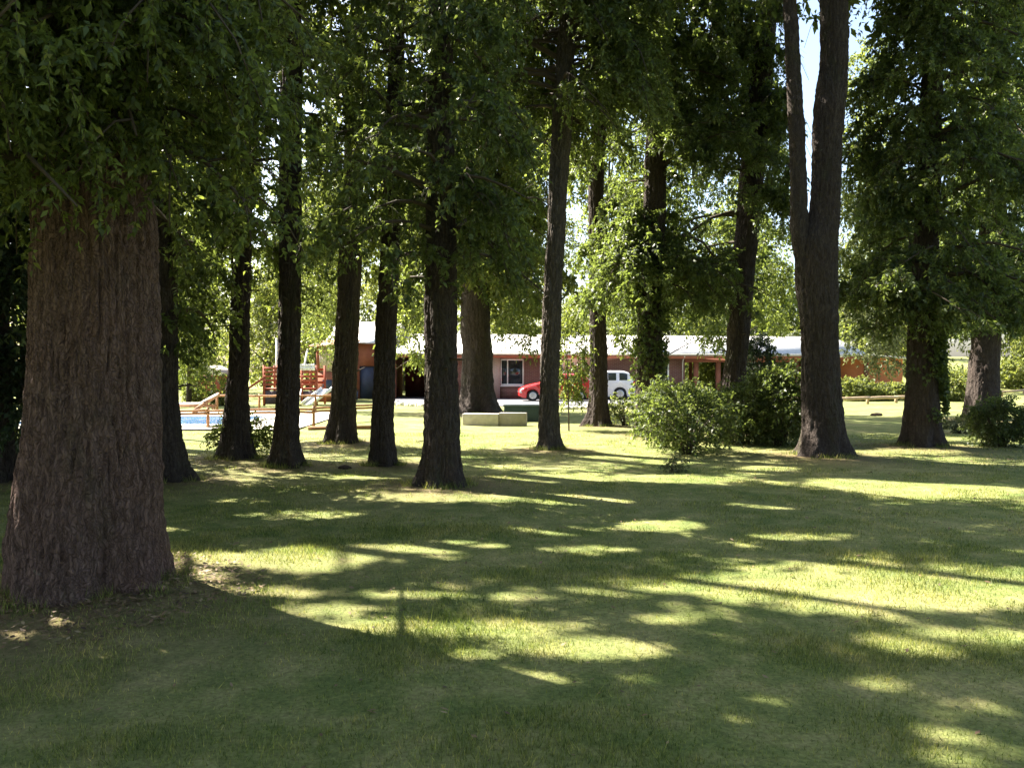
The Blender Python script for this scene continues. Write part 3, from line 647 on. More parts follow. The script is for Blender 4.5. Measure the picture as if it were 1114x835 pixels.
# young trees in the middle distance
def small_tree(label, x, y, h0, top, R, n, lf, m, seed, trunk_r=.08, cat='tree', name='tree', group=None, blobs=16, per=9, bark='bark', pend=0., cull=False, off=0.):
    rg = np.random.default_rng(1500+seed); zb = float(gz(x, y))
    root = empty(name, (x, y, zb), label, cat, group)
    gt = Geo(); lean = rg.uniform(-.3, .3)
    zt = np.linspace(-.1, top*.9, 9); px = lean*np.sin(zt/top*2)+off*np.clip(zt/top-.35, 0, 1); gt.tube(np.stack([px, 0*zt, zt], -1), np.linspace(trunk_r*1.3, trunk_r*.2, 9), 9)
    gt.build('trunk', M[bark], root, smooth=True)
    gl, gb = Geo(), Geo(); c = (h0+top)/2
    bl = []
    for i in range(blobs):
        u = (i+.5)/blobs; hz = h0+(top-h0)*(u**.9); pr = math.sin(math.pi*min(.97, (u*.86+.12)))**.7
        a_ = i*2.4+rg.uniform(-.4, .4); r = R*pr*rg.uniform(.35, .95)
        b = np.array([off+r*math.cos(a_), r*math.sin(a_), hz]); bl.append(b)
        sz = max(h0*.7, min(hz-r*.8-abs(off)*.5, top*.85)); s = np.array([lean*math.sin(sz/top*2)+off*max(0, sz/top-.35), 0, sz])
        t = np.linspace(0, 1, 5)[:, None]; gb.tube(s+(b-s)*t+np.array([0, 0, .15*r])*np.sin(t*3.1), np.linspace(trunk_r*.35, .01, 5), 5)
    bl = np.array(bl); n = int(n*1.3); k = rg.integers(0, blobs, n); br = R*rg.uniform(.28, .5, blobs)[k][:, None]
    d = unit(rg.normal(size=(n, 3))); p = bl[k]+d*br*rg.uniform(.3, 1, (n, 1))**.4*np.array([1, 1, .8])
    D = unit(d+rg.normal(size=(n, 3))*.6+np.array([0, 0, -pend]))
    wp = np.array([x, y, zb])
    add_leaves(gl, leaves(p+wp, D, lf*rg.uniform(2, 4, n), per, lf, rg.uniform(.2, .8, n), rg, wr=.5, cull=cull, hc=zb+h0*.55)-wp)
    gl.build('crown', M[m], root); gb.build('branches', M['twig'], root, smooth=True)
    return root
small_tree('young tree with pale drooping sprays in front of the orange wall', W(1003, 31), 31, 1.9, 8.5, 1.4, 1000, .13, 'leaf_grey', 1, .07, pend=.5, off=-1.75)
small_tree('feathery dark green tree behind the pool beside the little red shed', W(205, 40), 40, 1.0, 5.6, 2.1, 1000, .16, 'leaf_mid', 2, .11)
small_tree('bright light green tree between the slim trunks above the play platform', W(290, 52), 52, 1.5, 7.5, 2.8, 900, .22, 'leaf_far', 3, .14)
small_tree('light green tree with drooping branches hanging over the porch roof', W(421, 36), 36, 2.0, 11, 1.5, 1200, .15, 'leaf_light', 4, .09, pend=.8, off=1.0)
small_tree('young tree with small leaves between the ivy-clad trunk and the thin black trunk', W(651, 33), 33, 2.6, 14.5, 1.7, 1500, .14, 'leaf_mid', 5, .08, pend=.5, off=.5)
small_tree('slender tree whose leaves hang over the left end of the carport roof', W(709, 30), 30, 2.6, 13.5, 1.8, 1700, .13, 'leaf_mid', 6, .07, pend=.6, off=1.7)
small_tree('leafy tree whose crown shows right behind the dark leaning trunk', W(803, 32), 32, 3.2, 13, 1.15, 1200, .13, 'leaf_mid', 28, .07, pend=.6, off=.9)
small_tree('slender leafy tree hanging in front of the white-framed window', W(598, 30), 30, 2.3, 12, 1.3, 1100, .13, 'leaf_light', 7, .06, pend=.6, off=-.9)
small_tree('bright leafy tree filling the space left of the ivy-covered trunk', W(1003, 24), 24, 4.2, 11, 1.0, 1300, .10, 'leaf_light', 8, .06, pend=.3, off=-1.5)
small_tree('dark leafy tree in the gap left of the half hidden trunk', W(181, 20), 20, 3.1, 11, 1.3, 1300, .11, 'leaf_mid', 9, .08, pend=.3, off=.9)
small_tree('light leafy tree in front of the taller terracotta house roof', W(314, 34), 34, 2.6, 12, 1.6, 1300, .14, 'leaf_light', 27, .08, pend=.5, off=1.4)
small_tree('tall sunlit tree behind the left house seen between two slim trunks', W(345, 62), 62, 3.0, 15, 3.6, 1200, .30, 'leaf_far', 20, .2)
small_tree('tall sunlit tree rising behind the brick house left of the thick grey trunk', W(450, 64), 64, 3.0, 19, 3.8, 1400, .30, 'leaf_far', 21, .2)
small_tree('tall sunlit tree rising behind the brick house over the white-framed window', W(555, 65), 65, 3.0, 21, 4.2, 1600, .30, 'leaf_far', 22, .2)
small_tree('tall darker tree rising behind the brick house near the thin black trunk', W(690, 66), 66, 3.0, 17, 4.0, 1300, .30, 'leaf_light', 23, .2)
small_tree('tall sunlit tree rising behind the carport', W(800, 68), 68, 3.0, 15, 3.8, 1200, .30, 'leaf_light', 24, .2)
small_tree('tall sunlit tree behind the orange end wall', W(965, 66), 66, 2.0, 17, 3.6, 1300, .30, 'leaf_far', 25, .2)
small_tree('tall sunlit tree beyond the pool at the left', W(215, 66), 66, 1.0, 14, 3.8, 1200, .30, 'leaf_far', 26, .2)
# trees beyond the houses
rg = np.random.default_rng(77)
KIND = [('leaf_far', 'sunlit yellow-green tree beyond the houses'), ('leaf_light', 'light green bushy tree beyond the houses'), ('leaf_mid', 'darker green tree beyond the houses')]
k = 0
for x in np.arange(-62, 70, 5.2):
    xx = x+rg.uniform(-1.8, 1.8); yy = rg.uniform(68, 92) + (10 if x < -25 else 0); kk = int(rg.choice([0, 0, 1, 1, 2]))
    if abs(xx/yy-.36) < .05: top = 8.5
    else: top = rg.uniform(8.5, 13.5)
    small_tree(KIND[kk][1], xx, yy, .8, top, rg.uniform(3.0, 4.3), 620, .36, KIND[kk][0], 50+k, .25, group='trees beyond the houses', blobs=20, per=7); k += 1
for px, yy, top, kk in ((1000, 75, 13, 0), (1085, 72, 12, 0), (1150, 64, 9, 0), (780, 60, 5.5, 0), (830, 61, 5.0, 1), (765, 66, 6.5, 2), (855, 58, 4.0, 0)):
    small_tree(KIND[kk][1], W(px, yy), yy, .5, top, 3.4 if top > 7 else 2.4, 560, .32, KIND[kk][0], 90+k, .2, group='trees beyond the houses', blobs=16, per=7); k += 1

# ------------------------------------------------------------------ paving, pool
m_conc = simple('pale_concrete', (.50, .46, .40), .9, .15, 6)
m_pave = simple('light_paving', (.58, .54, .48), .9, .12, 4)
m_drive = simple('grey_asphalt', (.13, .13, .14), .9, .25, 6)
m_soil = simple('dark_soil', (.045, .032, .022), .95, .4, 30)
m_stone = simple('white_stone', (.62, .59, .54), .9, .2, 8)
m_log = simple('weathered_log', (.36, .26, .16), .8, .3, 5)
m_rail = simple('brown_rail', (.29, .15, .075), .7, .3, 6)
m_red = plank('red_stained_boards', (.30, .075, .04), 'Z', .14)
m_redp = simple('red_stained_wood', (.30, .075, .04), .7, .25, 6)
m_white = simple('white_paint', (.80, .79, .76), .5, .05, 3)
m_purple = simple('dark_purple_canvas', (.10, .075, .095), .8, .2, 4)
def sheet(name, pts, z, m):
    g = Geo(); g.poly([(x, y, z) for x, y in pts]); return tag(g.build(name, m), kind='structure')
sheet('driveway', [(W(425, 52), 53.5), (W(425, 43), 40.5), (W(560, 38), 38.5), (W(700, 40), 42), (12, 43.5), (18.5, 46), (18.5, 53), (12, 56)], .03, m_drive)
sheet('pool_terrace', [(-16.5, 22.6), (-6.0, 22.9), (-6.4, 33.5), (-14.0, 34.0), (-16.5, 30)], .035, m_pave)
PX0, PX1, PY0, PY1 = -15.0, -8.3, 23.9, 28.2
root = empty('swimming_pool', ((PX0+PX1)/2, (PY0+PY1)/2, 0), 'blue swimming pool with a pale rim between the slim trunks on the left', 'swimming pool')
cx_, cy_ = (PX0+PX1)/2, (PY0+PY1)/2; hx, hy = (PX1-PX0)/2, (PY1-PY0)/2
g = Geo()
for a, b, c, d in ((-hx-.3, hx+.3, -hy-.3, -hy), (-hx-.3, hx+.3, hy, hy+.3), (-hx-.3, -hx, -hy, hy), (hx, hx+.3, -hy, hy)): g.bx(a, b, c, d, .02, .11)
bevel(g.build('coping', m_white, root), .015)
mw, nt, b = mat('pool_water'); b.inputs['Roughness'].default_value = .03
tc = N(nt, 'ShaderNodeTexCoord').outputs['Object']
nt.links.new(ramp(nt, noise(nt, tc, 1.2, 3), [(.3, (.004, .10, .30)), (.7, (.01, .16, .38))]), b.inputs['Base Color'])
bump(nt, b, noise(nt, tc, 3, 3), .25, .05)
g = Geo(); g.poly([(-hx, -hy, .07), (hx, -hy, .07), (hx, hy, .07), (-hx, hy, .07)]); g.build('water', mw, root)

# ------------------------------------------------------------------ fences
def rail_fence(name, label, pts, h, rails, post_d, rail_d, m, cat='fence', mid=None, rnd=True):
    """posts at every point of pts, rails between them; parts: post, rail"""
    p0 = Vector((*pts[0], float(gz(*pts[0])))); root = empty(name, p0, label, cat)
    for i, (x, y) in enumerate(pts):
        g = Geo(); z = float(gz(x, y)); hh = h+.04
        P = [(x, y, z-.1), (x, y, z+hh)]
        g.tube(np.array([(p[0]-p0.x, p[1]-p0.y, p[2]-p0.z) for p in P]), post_d/2, 9); g.build('post', m, root)
    for (x0, y0), (x1, y1) in zip(pts[:-1], pts[1:]):
        for rh in rails:
            g = Geo(); a = Vector((x0, y0, float(gz(x0, y0))+rh))-p0; b = Vector((x1, y1, float(gz(x1, y1))+rh))-p0
            off = Vector((0, -post_d/2-rail_d/2+.012, 0))
            t = np.linspace(-.02, 1.02, 8)[:, None]; Q = np.array(a+off)+(np.array(b-a))*t; Q[:, 2] += .012*np.sin(t[:, 0]*5+x0)
            g.tube(Q, rail_d/2, 8); g.build('rail', m, root, smooth=False)
    return root
rail_fence('rail_fence', 'low brown two-rail fence along the near side of the pool', [(W(150, 23.6), 23.6), (W(226, 23.6), 23.6), (W(303, 24.0), 24.0), (W(341, 24.3), 24.3), (W(372, 26), 26), (W(412, 28), 28)], .58, (.53, .44), .09, .07, m_rail)
rail_fence('rail_fence', 'brown single-rail fence behind the pool in front of the play platform', [(W(236, 34.5), 34.5), (W(282, 34.5), 34.5), (W(303, 34.6), 34.6), (W(343, 34.8), 34.8), (W(366, 35), 35)], .66, (.62,), .10, .09, m_rail)
rail_fence('log_rail_fence', 'low weathered log rail running across the lawn in front of the orange wall', [(W(850, 40), 40), (W(895, 41), 41), (W(944, 42), 42), (W(975, 43.5), 43.5), (W(1005, 45), 45), (W(1036, 47), 47), (W(1064, 50), 50), (W(1090, 55), 55), (W(1114, 61), 61), (W(1150, 70), 70)], .34, (.30,), .16, .16, m_log)
g = Geo(); g.beam((W(335, 23.2), 23.2, .04), (W(412, 23.6), 23.6, .04), .1, .1); tag(g.build('timber_edging', m_rail), 'low brown timber edging on the grass below the pool fence', 'edging')
# ------------------------------------------------------------------ lounger, play platform and what stands about it
def at0(name, Y, px, label, cat, rz=0, **k): return empty(name, (W(px, Y), Y, float(gz(W(px, Y), Y))), label, cat, rz=rz, **k)
r = at0('sun_lounger', 33, 212, 'white sun lounger with raised back behind the pool', 'sun lounger', rz=R_(12))
g = Geo(); g.beam((-.9, 0, .36), (.25, 0, .36), .62, .06); g.beam((.2, 0, .36), (.85, 0, .74), .62, .06); bevel(g.build('cushion', m_white, r), .02)
g = Geo(); g.bx(-.9, .8, -.33, -.29, .24, .31); g.bx(-.9, .8, .29, .33, .24, .31); g.build('frame', m_rail, r)
for sx in (-.8, .7):
    for sy in (-.29, .29):
        g = Geo(); g.bx(sx-.03, sx+.03, sy-.03, sy+.03, 0, .24); g.build('leg', m_rail, r)
g = Geo(); a = Vector((W(210, 32), 32, .1)); g.beam(a, (W(238, 33.9), 33.9, .72), .09, .12); g.beam((a.x+.1, a.y+.05, 0), (a.x+.1, a.y+.05, .16), .09, .09)
tag(g.build('handrail', m_rail), 'slanting brown handrail running down towards the pool', 'handrail')
r = at0('play_platform', 40, 315, 'red wooden play platform on posts with slatted railings and a slide', 'play platform')
def X40(px): return (px-315)/F*40
g = Geo(); g.bx(X40(287), X40(347), -.05, 1.6, .74, .84); g.build('deck', m_redp, r)
for px in (288, 303, 329, 345):
    g = Geo(); g.bx(X40(px)-.05, X40(px)+.05, -.16, -.06, 0, 1.95); g.build('post', m_redp, r)
    g = Geo(); g.bx(X40(px)-.05, X40(px)+.05, 1.6, 1.7, 0, 1.95); g.build('post', m_redp, r)
for a, b in ((289, 302), (330, 344)):
    g = Geo()
    for z in (1.02, 1.22, 1.42, 1.62, 1.80): g.bx(X40(a)-.03, X40(b)+.03, -.20, -.165, z-.055, z+.055)
    g.build('railing', m_redp, r)
g = Geo()
for z in (1.1, 1.4, 1.75): g.bx(X40(288), X40(345), 1.71, 1.745, z-.06, z+.06)
g.build('railing', m_redp, r)
for a, b in ((289.3, 301.6), (330.4, 343.6)):
    g = Geo(); g.bx(X40(a), X40(b), -.13, -.10, .06, .72); g.build('skirt_panel', m_purple, r)
g = Geo(); g.beam((X40(271), -.4, .78), (X40(288), -.12, 1.35), .06, .1); g.beam((X40(271), -.4, 0), (X40(271), -.4, .85), .08, .08); g.build('stair_rail', m_redp, r)
g = Geo()
for q in range(4): g.bx(X40(321), X40(329), -.75+q*.17, -.6+q*.17, .1+q*.18, .14+q*.18)
g.beam((X40(321), -.8, 0), (X40(321), -.2, .78), .04, .1); g.beam((X40(329), -.8, 0), (X40(329), -.2, .78), .04, .1); g.build('ladder', m_white, r)
g = Geo(); g.beam((X40(345), -2.0, .10), (X40(357), -.3, .78), .5, .04)
g.beam((X40(345)-.25, -2.0, .17), (X40(357)-.25, -.3, .85), .04, .14); g.beam((X40(345)+.25, -2.0, .17), (X40(357)+.25, -.3, .85), .04, .14); g.build('slide', m_white, r)
g = Geo()
t_ = np.linspace(0, 1, 8)
for i in range(7):
    x0, x1 = X40(327)+.75*i/7, X40(327)+.75*(i+1)/7; d0, d1 = .03*math.sin(i*1.7), .03*math.sin((i+1)*1.7)
    for mi, (za, zb_) in enumerate(((1.90, 2.0), (1.70, 1.9))): g.poly([(x0, -.215+d0, za), (x1, -.215+d1, za), (x1, -.225+d1*.4, zb_), (x0, -.225+d0*.4, zb_)])
o = g.build('cloth', simple('white_cloth', (.74, .75, .78), .8, .06, 3)); o.location = r.location; sm = o.modifiers.new('thick', 'SOLIDIFY'); sm.thickness = .01
tag(o, 'white cloth hung over the right railing of the red play platform', 'cloth')
g = Geo(); g.tube([(0, 0, 0), (0, 0, 3.3)], .05, 10); g.tube([(0, 0, 3.3), (0, 0, 3.36)], [.07, .03], 10)
o = g.build('pole', m_white); o.location = (W(301, 42.5), 42.5, 0); tag(o, 'upright white pole rising behind the left half of the play platform', 'pole')
g = Geo(); g.tube([(0, 0, 0), (.55, 0, 2.75)], .045, 10); g.tube([(.55, 0, 2.75), (.56, 0, 2.8)], [.06, .03], 10)
o = g.build('pole', m_white); o.location = (W(323, 42.5), 42.5, 0); tag(o, 'slanting white pole behind the right half of the play platform', 'pole')
r = at0('garden_shed', 46, 226, 'little red board shed with a pale gabled roof beyond the pool', 'shed')
g = Geo(); w = 1.05
g.bx(-w, w, 0, 2.0, 0, 1.45); g.build('wall', m_red, r)
g = Geo(); g.bx(-.35, .35, -.03, -.003, 0.02, 1.25); g.build('door', m_redp, r)
g = Geo()
g.add([(-w-.12, -.15, 1.46), (0, -.15, 2.0), (w+.12, -.15, 1.46), (-w-.12, 2.1, 1.46), (0, 2.1, 2.0), (w+.12, 2.1, 1.46)], [[0, 1, 4, 3], [1, 2, 5, 4], [0, 3, 5, 2]]); g.poly([(-w-.12, -.15, 1.46), (w+.12, -.15, 1.46), (0, -.15, 2.0)])
g.build('roof', m_conc, r)
for i, px in enumerate((232, 247)):
    g = Geo(); g.tube([(0, 0, 0), (0, 0, 1.75 if i == 0 else 1.1)], .035, 8); g.tube([(0, 0, 1.75 if i == 0 else 1.1), (0, 0, 1.8 if i == 0 else 1.15)], [.05, .02], 8)
    o = g.build('post', m_soil); o.location = (W(px, 44), 44, 0)
    tag(o, ['thin tall dark post in front of the little red shed', 'shorter dark post right of the little red shed'][i], 'post')
# ------------------------------------------------------------------ low concrete block wall and green box
r = at0('concrete_wall', 24.9, 538, 'low pale concrete block wall at the foot of the thick grey trunk', 'wall', rz=R_(-8))
g = Geo(); g.bx(-.98, .12, -.05, .35, -.05, .37); bevel(g.build('lit_block', simple('sunlit_concrete', (.50, .455, .41), .9, .12, 7), r), .012)  # sunlight on the wall's left face is put into this cream colour
g = Geo(); g.bx(.125, .95, .0, .35, -.05, .40); bevel(g.build('shaded_block', simple('shaded_concrete', (.30, .27, .24), .9, .15, 7), r), .012)  # right face of the same wall, its shade put into the grey
r = at0('utility_box', 27.2, 574, 'low dark green box with a flat lid behind the pale concrete block wall', 'box', rz=R_(-4))
g = Geo(); g.bx(-.78, .85, 0, .55, -.03, .50); bevel(g.build('body', simple('dark_green_metal', (.045, .07, .065), .6, .15, 4), r), .012)
g = Geo(); g.bx(-.81, .88, -.03, .58, .503, .545); bevel(g.build('lid', simple('green_lid', (.11, .14, .14), .5, .15, 4), r), .01)
# white stones edging the drive, soil lumps on the lawn
def rock(name, label, cat, x, y, s, m, seed, group=None):
    rg_ = np.random.default_rng(seed); u, v = 14, 9
    th = np.linspace(0, 2*math.pi, u, endpoint=False); ph = np.linspace(.08, math.pi-.08, v); TH, PH = np.meshgrid(th, ph)
    d = np.stack([np.sin(PH)*np.cos(TH), np.sin(PH)*np.sin(TH), np.cos(PH)], -1)
    rr = 1+.35*fbm(d[..., 0]*1.6+seed, d[..., 1]*1.6, d[..., 2]*1.6, 3)
    V = d*rr[..., None]*np.array(s); g = Geo(); i = np.arange(v-1)[:, None]; j = np.arange(u)[None]
    g.add(V, np.stack([i*u+j, (i+1)*u+j, (i+1)*u+(j+1) % u, i*u+(j+1) % u], -1).reshape(-1, 4))
    g.F[(u, 0)] = [np.array([list(range(u)), list(range((v-1)*u, v*u))[::-1]])]
    o = g.build(name, m, smooth=True); o.location = (x, y, float(gz(x, y))+s[2]*.45); return tag(o, label, cat, group)
for i in range(13):
    t = i/12; x = W(424, 40.5)+t*(W(470, 38.5)-W(424, 40.5)); y = 40.4-t*2.0
    rock('stone', 'whitish edging stone between the lawn and the grey drive', 'stone', x, y, (.16+.05*math.sin(i*2.1), .13, .13+.03*math.cos(i*3)), m_stone, 30+i, 'white stones edging the drive')
for i, (px, y) in enumerate(((618, 36), (625, 36), (634, 36.3), (641, 36.2), (668, 36), (676, 36.2), (685, 36))):
    rock('stone', 'whitish stone along the drive edge near the cars', 'stone', W(px, y), y, (.2, .12, .12), m_stone, 60+i, 'white stones near the cars')
for (px, py, sx, l) in ((414, 509, .14, 'dark soil lump right beside the slim trunk left of the porch'), (375, 511, .17, 'dark soil lump on the lawn below the trunk with leafy shoots'), (954, 452, .34, 'dark mound on the shaded lawn before the orange wall')):
    a = pt(px, py); rock('soil_mound', l, 'soil mound', a[0], a[1], (sx*.7, sx*.45, sx*.22), m_soil, 90+px)
# ------------------------------------------------------------------ houses
m_brick = brickmat('red_brick', (.22, .085, .062), (.16, .06, .046), (.28, .22, .18))
m_terra = simple('terracotta_render', (.27, .10, .06), .85, .15, 3)
m_orange = simple('orange_render', (.46, .155, .06), .85, .12, 2.5)
m_zinc = roofmat('pale_metal_roof', (.62, .60, .58))
m_dkred = simple('dark_red_wood', (.10, .022, .018), .7, .3, 4)
m_navy = simple('dark_blue_door', (.045, .06, .10), .5, .15, 3)
m_fascia = simple('orange_fascia', (.29, .10, .06), .7, .15, 4)
m_pale = brickmat('pale_stone', (.46, .36, .29), (.40, .31, .26), (.5, .45, .4))
m_glass = glassmat('window_glass')
m_curtain = simple('pale_curtain', (.55, .50, .42), .9, .15, 9)
HY_ = 50.0; r = empty('long_house', (0, HY_, 0), 'long low red brick house with a pale metal roof, a porch and an open carport', 'house')
def X(px): return (px-CX)/F*HY_
# front wall in pieces between the porch opening and the window
wx0, wx1, wz0, wz1 = X(544), X(570), .82, 2.42
g = Geo()
g.bx(X(462), X(532), 0, .25, 0, 2.95); g.bx(X(545)-.02, wx0, .0, .25, 0, 2.95)
g.bx(wx0, wx1, 0, .25, 0, wz0); g.bx(wx0, wx1, 0, .25, wz1, 2.95); g.bx(wx1, X(745), 0, .25, 0, 2.95)
g.bx(X(462), X(462)+.25, .25, 5.5, 0, 2.9); g.bx(X(745)-.25, X(745), .25, 7.9, 0, 2.9); g.bx(X(428), X(745)-.25, 7.9, 8.15, 0, 2.9)
g.build('wall', m_brick, r)
g = Geo(); g.bx(X(532)+.003, X(544.5)-.023, -.12, .22, 0, 2.9); g.build('pilaster', m_pale, r)
g = Geo(); g.bx(X(431), X(462)-.003, 4.2, 4.4, 0, 2.9); g.build('porch_wall', m_dkred, r)
g = Geo(); g.bx(X(441), X(452), 4.14, 4.19, .03, 2.1); g.build('door', simple('brown_door', (.09, .03, .02), .5, .2, 4), r)
g = Geo(); g.bx(X(428)-.17, X(428)+.17, -.2, .14, 0, 2.7); g.build('porch_post', m_terra, r)
wf = Geo(); t = .09
wf.bx(wx0, wx0+t, .03, .15, wz0, wz1); wf.bx(wx1-t, wx1, .03, .15, wz0, wz1); wf.bx(wx0+t, wx1-t, .03, .15, wz0, wz0+t); wf.bx(wx0+t, wx1-t, .03, .15, wz1-t, wz1); wf.bx(wx0+.42, wx0+.49, .04, .14, wz0+t, wz1-t)
wo = wf.build('window', m_white, r)
g = Geo(); g.bx(wx0+t, wx0+.42, .08, .10, wz0+t, wz1-t); g.bx(wx0+.49, wx1-t, .08, .10, wz0+t, wz1-t); g.build('pane', m_glass, wo)
g = Geo()
for i in range(6): g.tube([(wx0+.12+i*.05, .19+.02*(i % 2), wz0+.1), (wx0+.12+i*.05, .19+.02*(i % 2), wz1-.1)], .03, 6)
g.build('curtain', m_curtain, wo)
g = Geo(); g.bx(wx0-.06, wx1+.06, -.09, .02, wz0-.07, wz0-.003); g.build('sill', m_white, wo)
# further windows on the brick front
for px in (600, 715):
    wf = Geo(); a, b = X(px)-.7, X(px)+.7
    wf.bx(a, a+t, -.05, -.003, wz0, wz1); wf.bx(b-t, b, -.05, -.003, wz0, wz1); wf.bx(a+t, b-t, -.05, -.003, wz0, wz0+t); wf.bx(a+t, b-t, -.05, -.003, wz1-t, wz1)
    wo = wf.build('window', m_white, r); g = Geo(); g.bx(a+t, b-t, -.03, -.004, wz0+t, wz1-t); g.build('pane', m_glass, wo)
# roof: one long low gable over house and carport
rx0, rx1 = X(424), X(938); EZ, RZ = 2.72, 4.15
g = Geo()
def slab(pts, th=.07):
    p = np.array(pts, float); q = p-np.array([0, 0, th]); g.add(np.concatenate([p, q]), [[0, 1, 2, 3], [7, 6, 5, 4], [0, 4, 5, 1], [1, 5, 6, 2], [2, 6, 7, 3], [3, 7, 4, 0]])
slab([(rx0, -.75, EZ+.1), (rx1, -.75, EZ-.02), (rx1, 4.5, RZ-.2), (rx0, 4.5, RZ)])
slab([(rx0, 4.504, RZ), (rx1, 4.504, RZ-.2), (rx1, 9.2, EZ-.1), (rx0, 9.2, EZ)])
g.build('roof', m_zinc, r)
g = Geo(); g.add(np.array([(rx0, -.71, EZ+.02), (rx1, -.71, EZ-.10), (rx1, -.71, EZ-.36), (rx0, -.71, EZ-.22), (rx0, -.66, EZ+.02), (rx1, -.66, EZ-.10), (rx1, -.66, EZ-.36), (rx0, -.66, EZ-.22)]), [[0, 3, 2, 1], [4, 5, 6, 7], [0, 1, 5, 4], [3, 7, 6, 2]]); g.build('fascia', m_fascia, r)
g = Geo(); g.add([(rx0+.4, 0.02, EZ+.2), (rx0+.4, 4.5, RZ-.1), (rx0+.4, 9, EZ-.05)], [[0, 2, 1]]); g.build('gable', m_terra, r)
g = Geo(); g.bx(X(745)+.003, X(905), -.12, .08, 2.22, 2.42); g.build('beam', m_terra, r)
for px in (757, 781, 866, 900):
    g = Geo(); g.bx(X(px)-.13, X(px)+.13, -.14, .12, 0, 2.217); g.build('carport_post', m_terra, r)
    if px in (781, 866): g = Geo(); g.bx(X(px)-.1, X(px)+.1, 7.6, 7.8, 0, 2.6); g.build('carport_post', m_terra, r)
g = Geo(); g.tube([(rx0, -.79, EZ+.01), (rx1, -.79, EZ-.11)], .06, 8); g.build('gutter', m_conc, r)
for px in (533, 742):
    g = Geo(); g.tube([(X(px), -.76, 2.55), (X(px), -.3, 2.35), (X(px), -.18, 2.2), (X(px), -.18, .02)], .04, 8); g.build('downpipe', m_conc, r)
# end block: an angled orange room with a corner turned to the sun
g = Geo(); A, B, C_, D_ = (X(908), .9), (X(939), -.35), (X(987), .6), (X(975), 7.5)
q = [A, B, C_, D_, (X(910), 7.5)]
V = [(x, y, 0) for x, y in q]+[(x, y, 2.62) for x, y in q]; n = 5
g.add(V, [[i, (i+1) % n, n+(i+1) % n, n+i] for i in range(n)]); g.poly([(x, y, 2.62) for x, y in q]); g.build('end_wall', m_orange, r)
g = Geo(); g.bx(B[0]-.09, B[0]+.09, B[1]-.12, B[1]+.06, 0, 2.6); g.build('corner_post', m_dkred, r)
g = Geo(); slab([(rx1+.003, -.75, EZ-.03), (X(992), -.4, EZ-.25), (X(985), 8.5, EZ-.3), (rx1+.003, 8.5, EZ-.1)]); g.build('roof', m_zinc, r)
# left house
LY = 51.0; r = empty('house', (0, LY, 0), 'taller terracotta house with a dark blue door behind the trunks left of the porch', 'house')
def XL(px): return (px-CX)/F*LY
a, b = XL(362), XL(424)
dx0, dx1 = XL(391), XL(409)
g = Geo(); g.bx(a, dx0, 0, .25, 0, 3.5); g.bx(dx0, dx1, 0, .25, 2.0, 3.5); g.bx(dx1, b, 0, .25, 0, 3.5); g.bx(a, a+.25, .25, 6, 0, 3.5); g.bx(b-.25, b, .25, 6, 0, 3.5); g.bx(a+.25, b-.25, 5.75, 6, 0, 3.5); g.build('wall', m_terra, r)
g = Geo(); g.bx(dx0+.003, dx1-.003, .08, .14, .02, 1.99); dd = g.build('door', m_navy, r)
g = Geo(); g.tube([(dx1-.12, .05, 1.0), (dx1-.12, .05, 1.15)], .02, 6); g.build('handle', m_white, dd)
g = Geo(); slab([(a-.4, -.5, 3.42), (b+.4, -.5, 3.42), (b+.4, 3.2, 4.9), (a-.4, 3.2, 4.9)]); slab([(a-.4, 3.204, 4.9), (b+.4, 3.204, 4.9), (b+.4, 6.8, 3.42), (a-.4, 6.8, 3.42)]); g.build('roof', m_zinc, r)
g = Geo(); g.add([(a+.02, .02, 3.5), (a+.02, 3.2, 4.8), (a+.02, 6, 3.6)], [[0, 1, 2]]); g.add([(b-.02, .02, 3.5), (b-.02, 3.2, 4.8), (b-.02, 6, 3.6)], [[0, 2, 1]]); g.build('gable', m_terra, r)
# small cabin with a curtained opening between play platform and house
CYY = 45.0; r = empty('cabin', (0, CYY, 0), 'small cabin with pale curtains in its opening right of the play platform', 'cabin')
def XC(px): return (px-CX)/F*CYY
a, b = XC(344), XC(374)
g = Geo(); g.bx(a, b, 0, .15, 0, 1.62); g.bx(a, a+.16, 0, .15, 1.62, 3.0); g.bx(b-.5, b, 0, .15, 1.62, 3.0); g.bx(a, a+.15, .15, 3, 0, 3.0); g.bx(b-.15, b, .15, 3, 0, 3.0); g.bx(a+.15, b-.15, 2.85, 3, 0, 3.0); g.build('wall', m_terra, r)
g = Geo()
for i in range(11): g.tube([(a+.2+i*.075, .1+.025*(i % 2), 1.63), (a+.2+i*.075, .1+.025*(i % 2), 2.98)], .042, 6)
g.build('curtain', m_curtain, r)
g = Geo(); g.bx(a+.35, a+.85, -.03, -.003, .5, 1.2); g.build('hatch', m_navy, r)
g = Geo(); slab([(a-.3, -.4, 3.05), (b+.3, -.4, 3.05), (b+.3, 3.4, 3.5), (a-.3, 3.4, 3.5)]); g.build('roof', m_rail, r)
r = at0('bin', 49.0, 386, 'small dark bin beside the dark blue door', 'bin')
g = Geo(); g.tube([(0, 0, 0), (0, 0, .5)], [.17, .21], 12); g.build('body', m_navy, r)
g = Geo(); g.tube([(0, 0, .503), (0, 0, .55), (0, 0, .59)], [.225, .22, .1], 12); g.build('lid', m_soil, r)
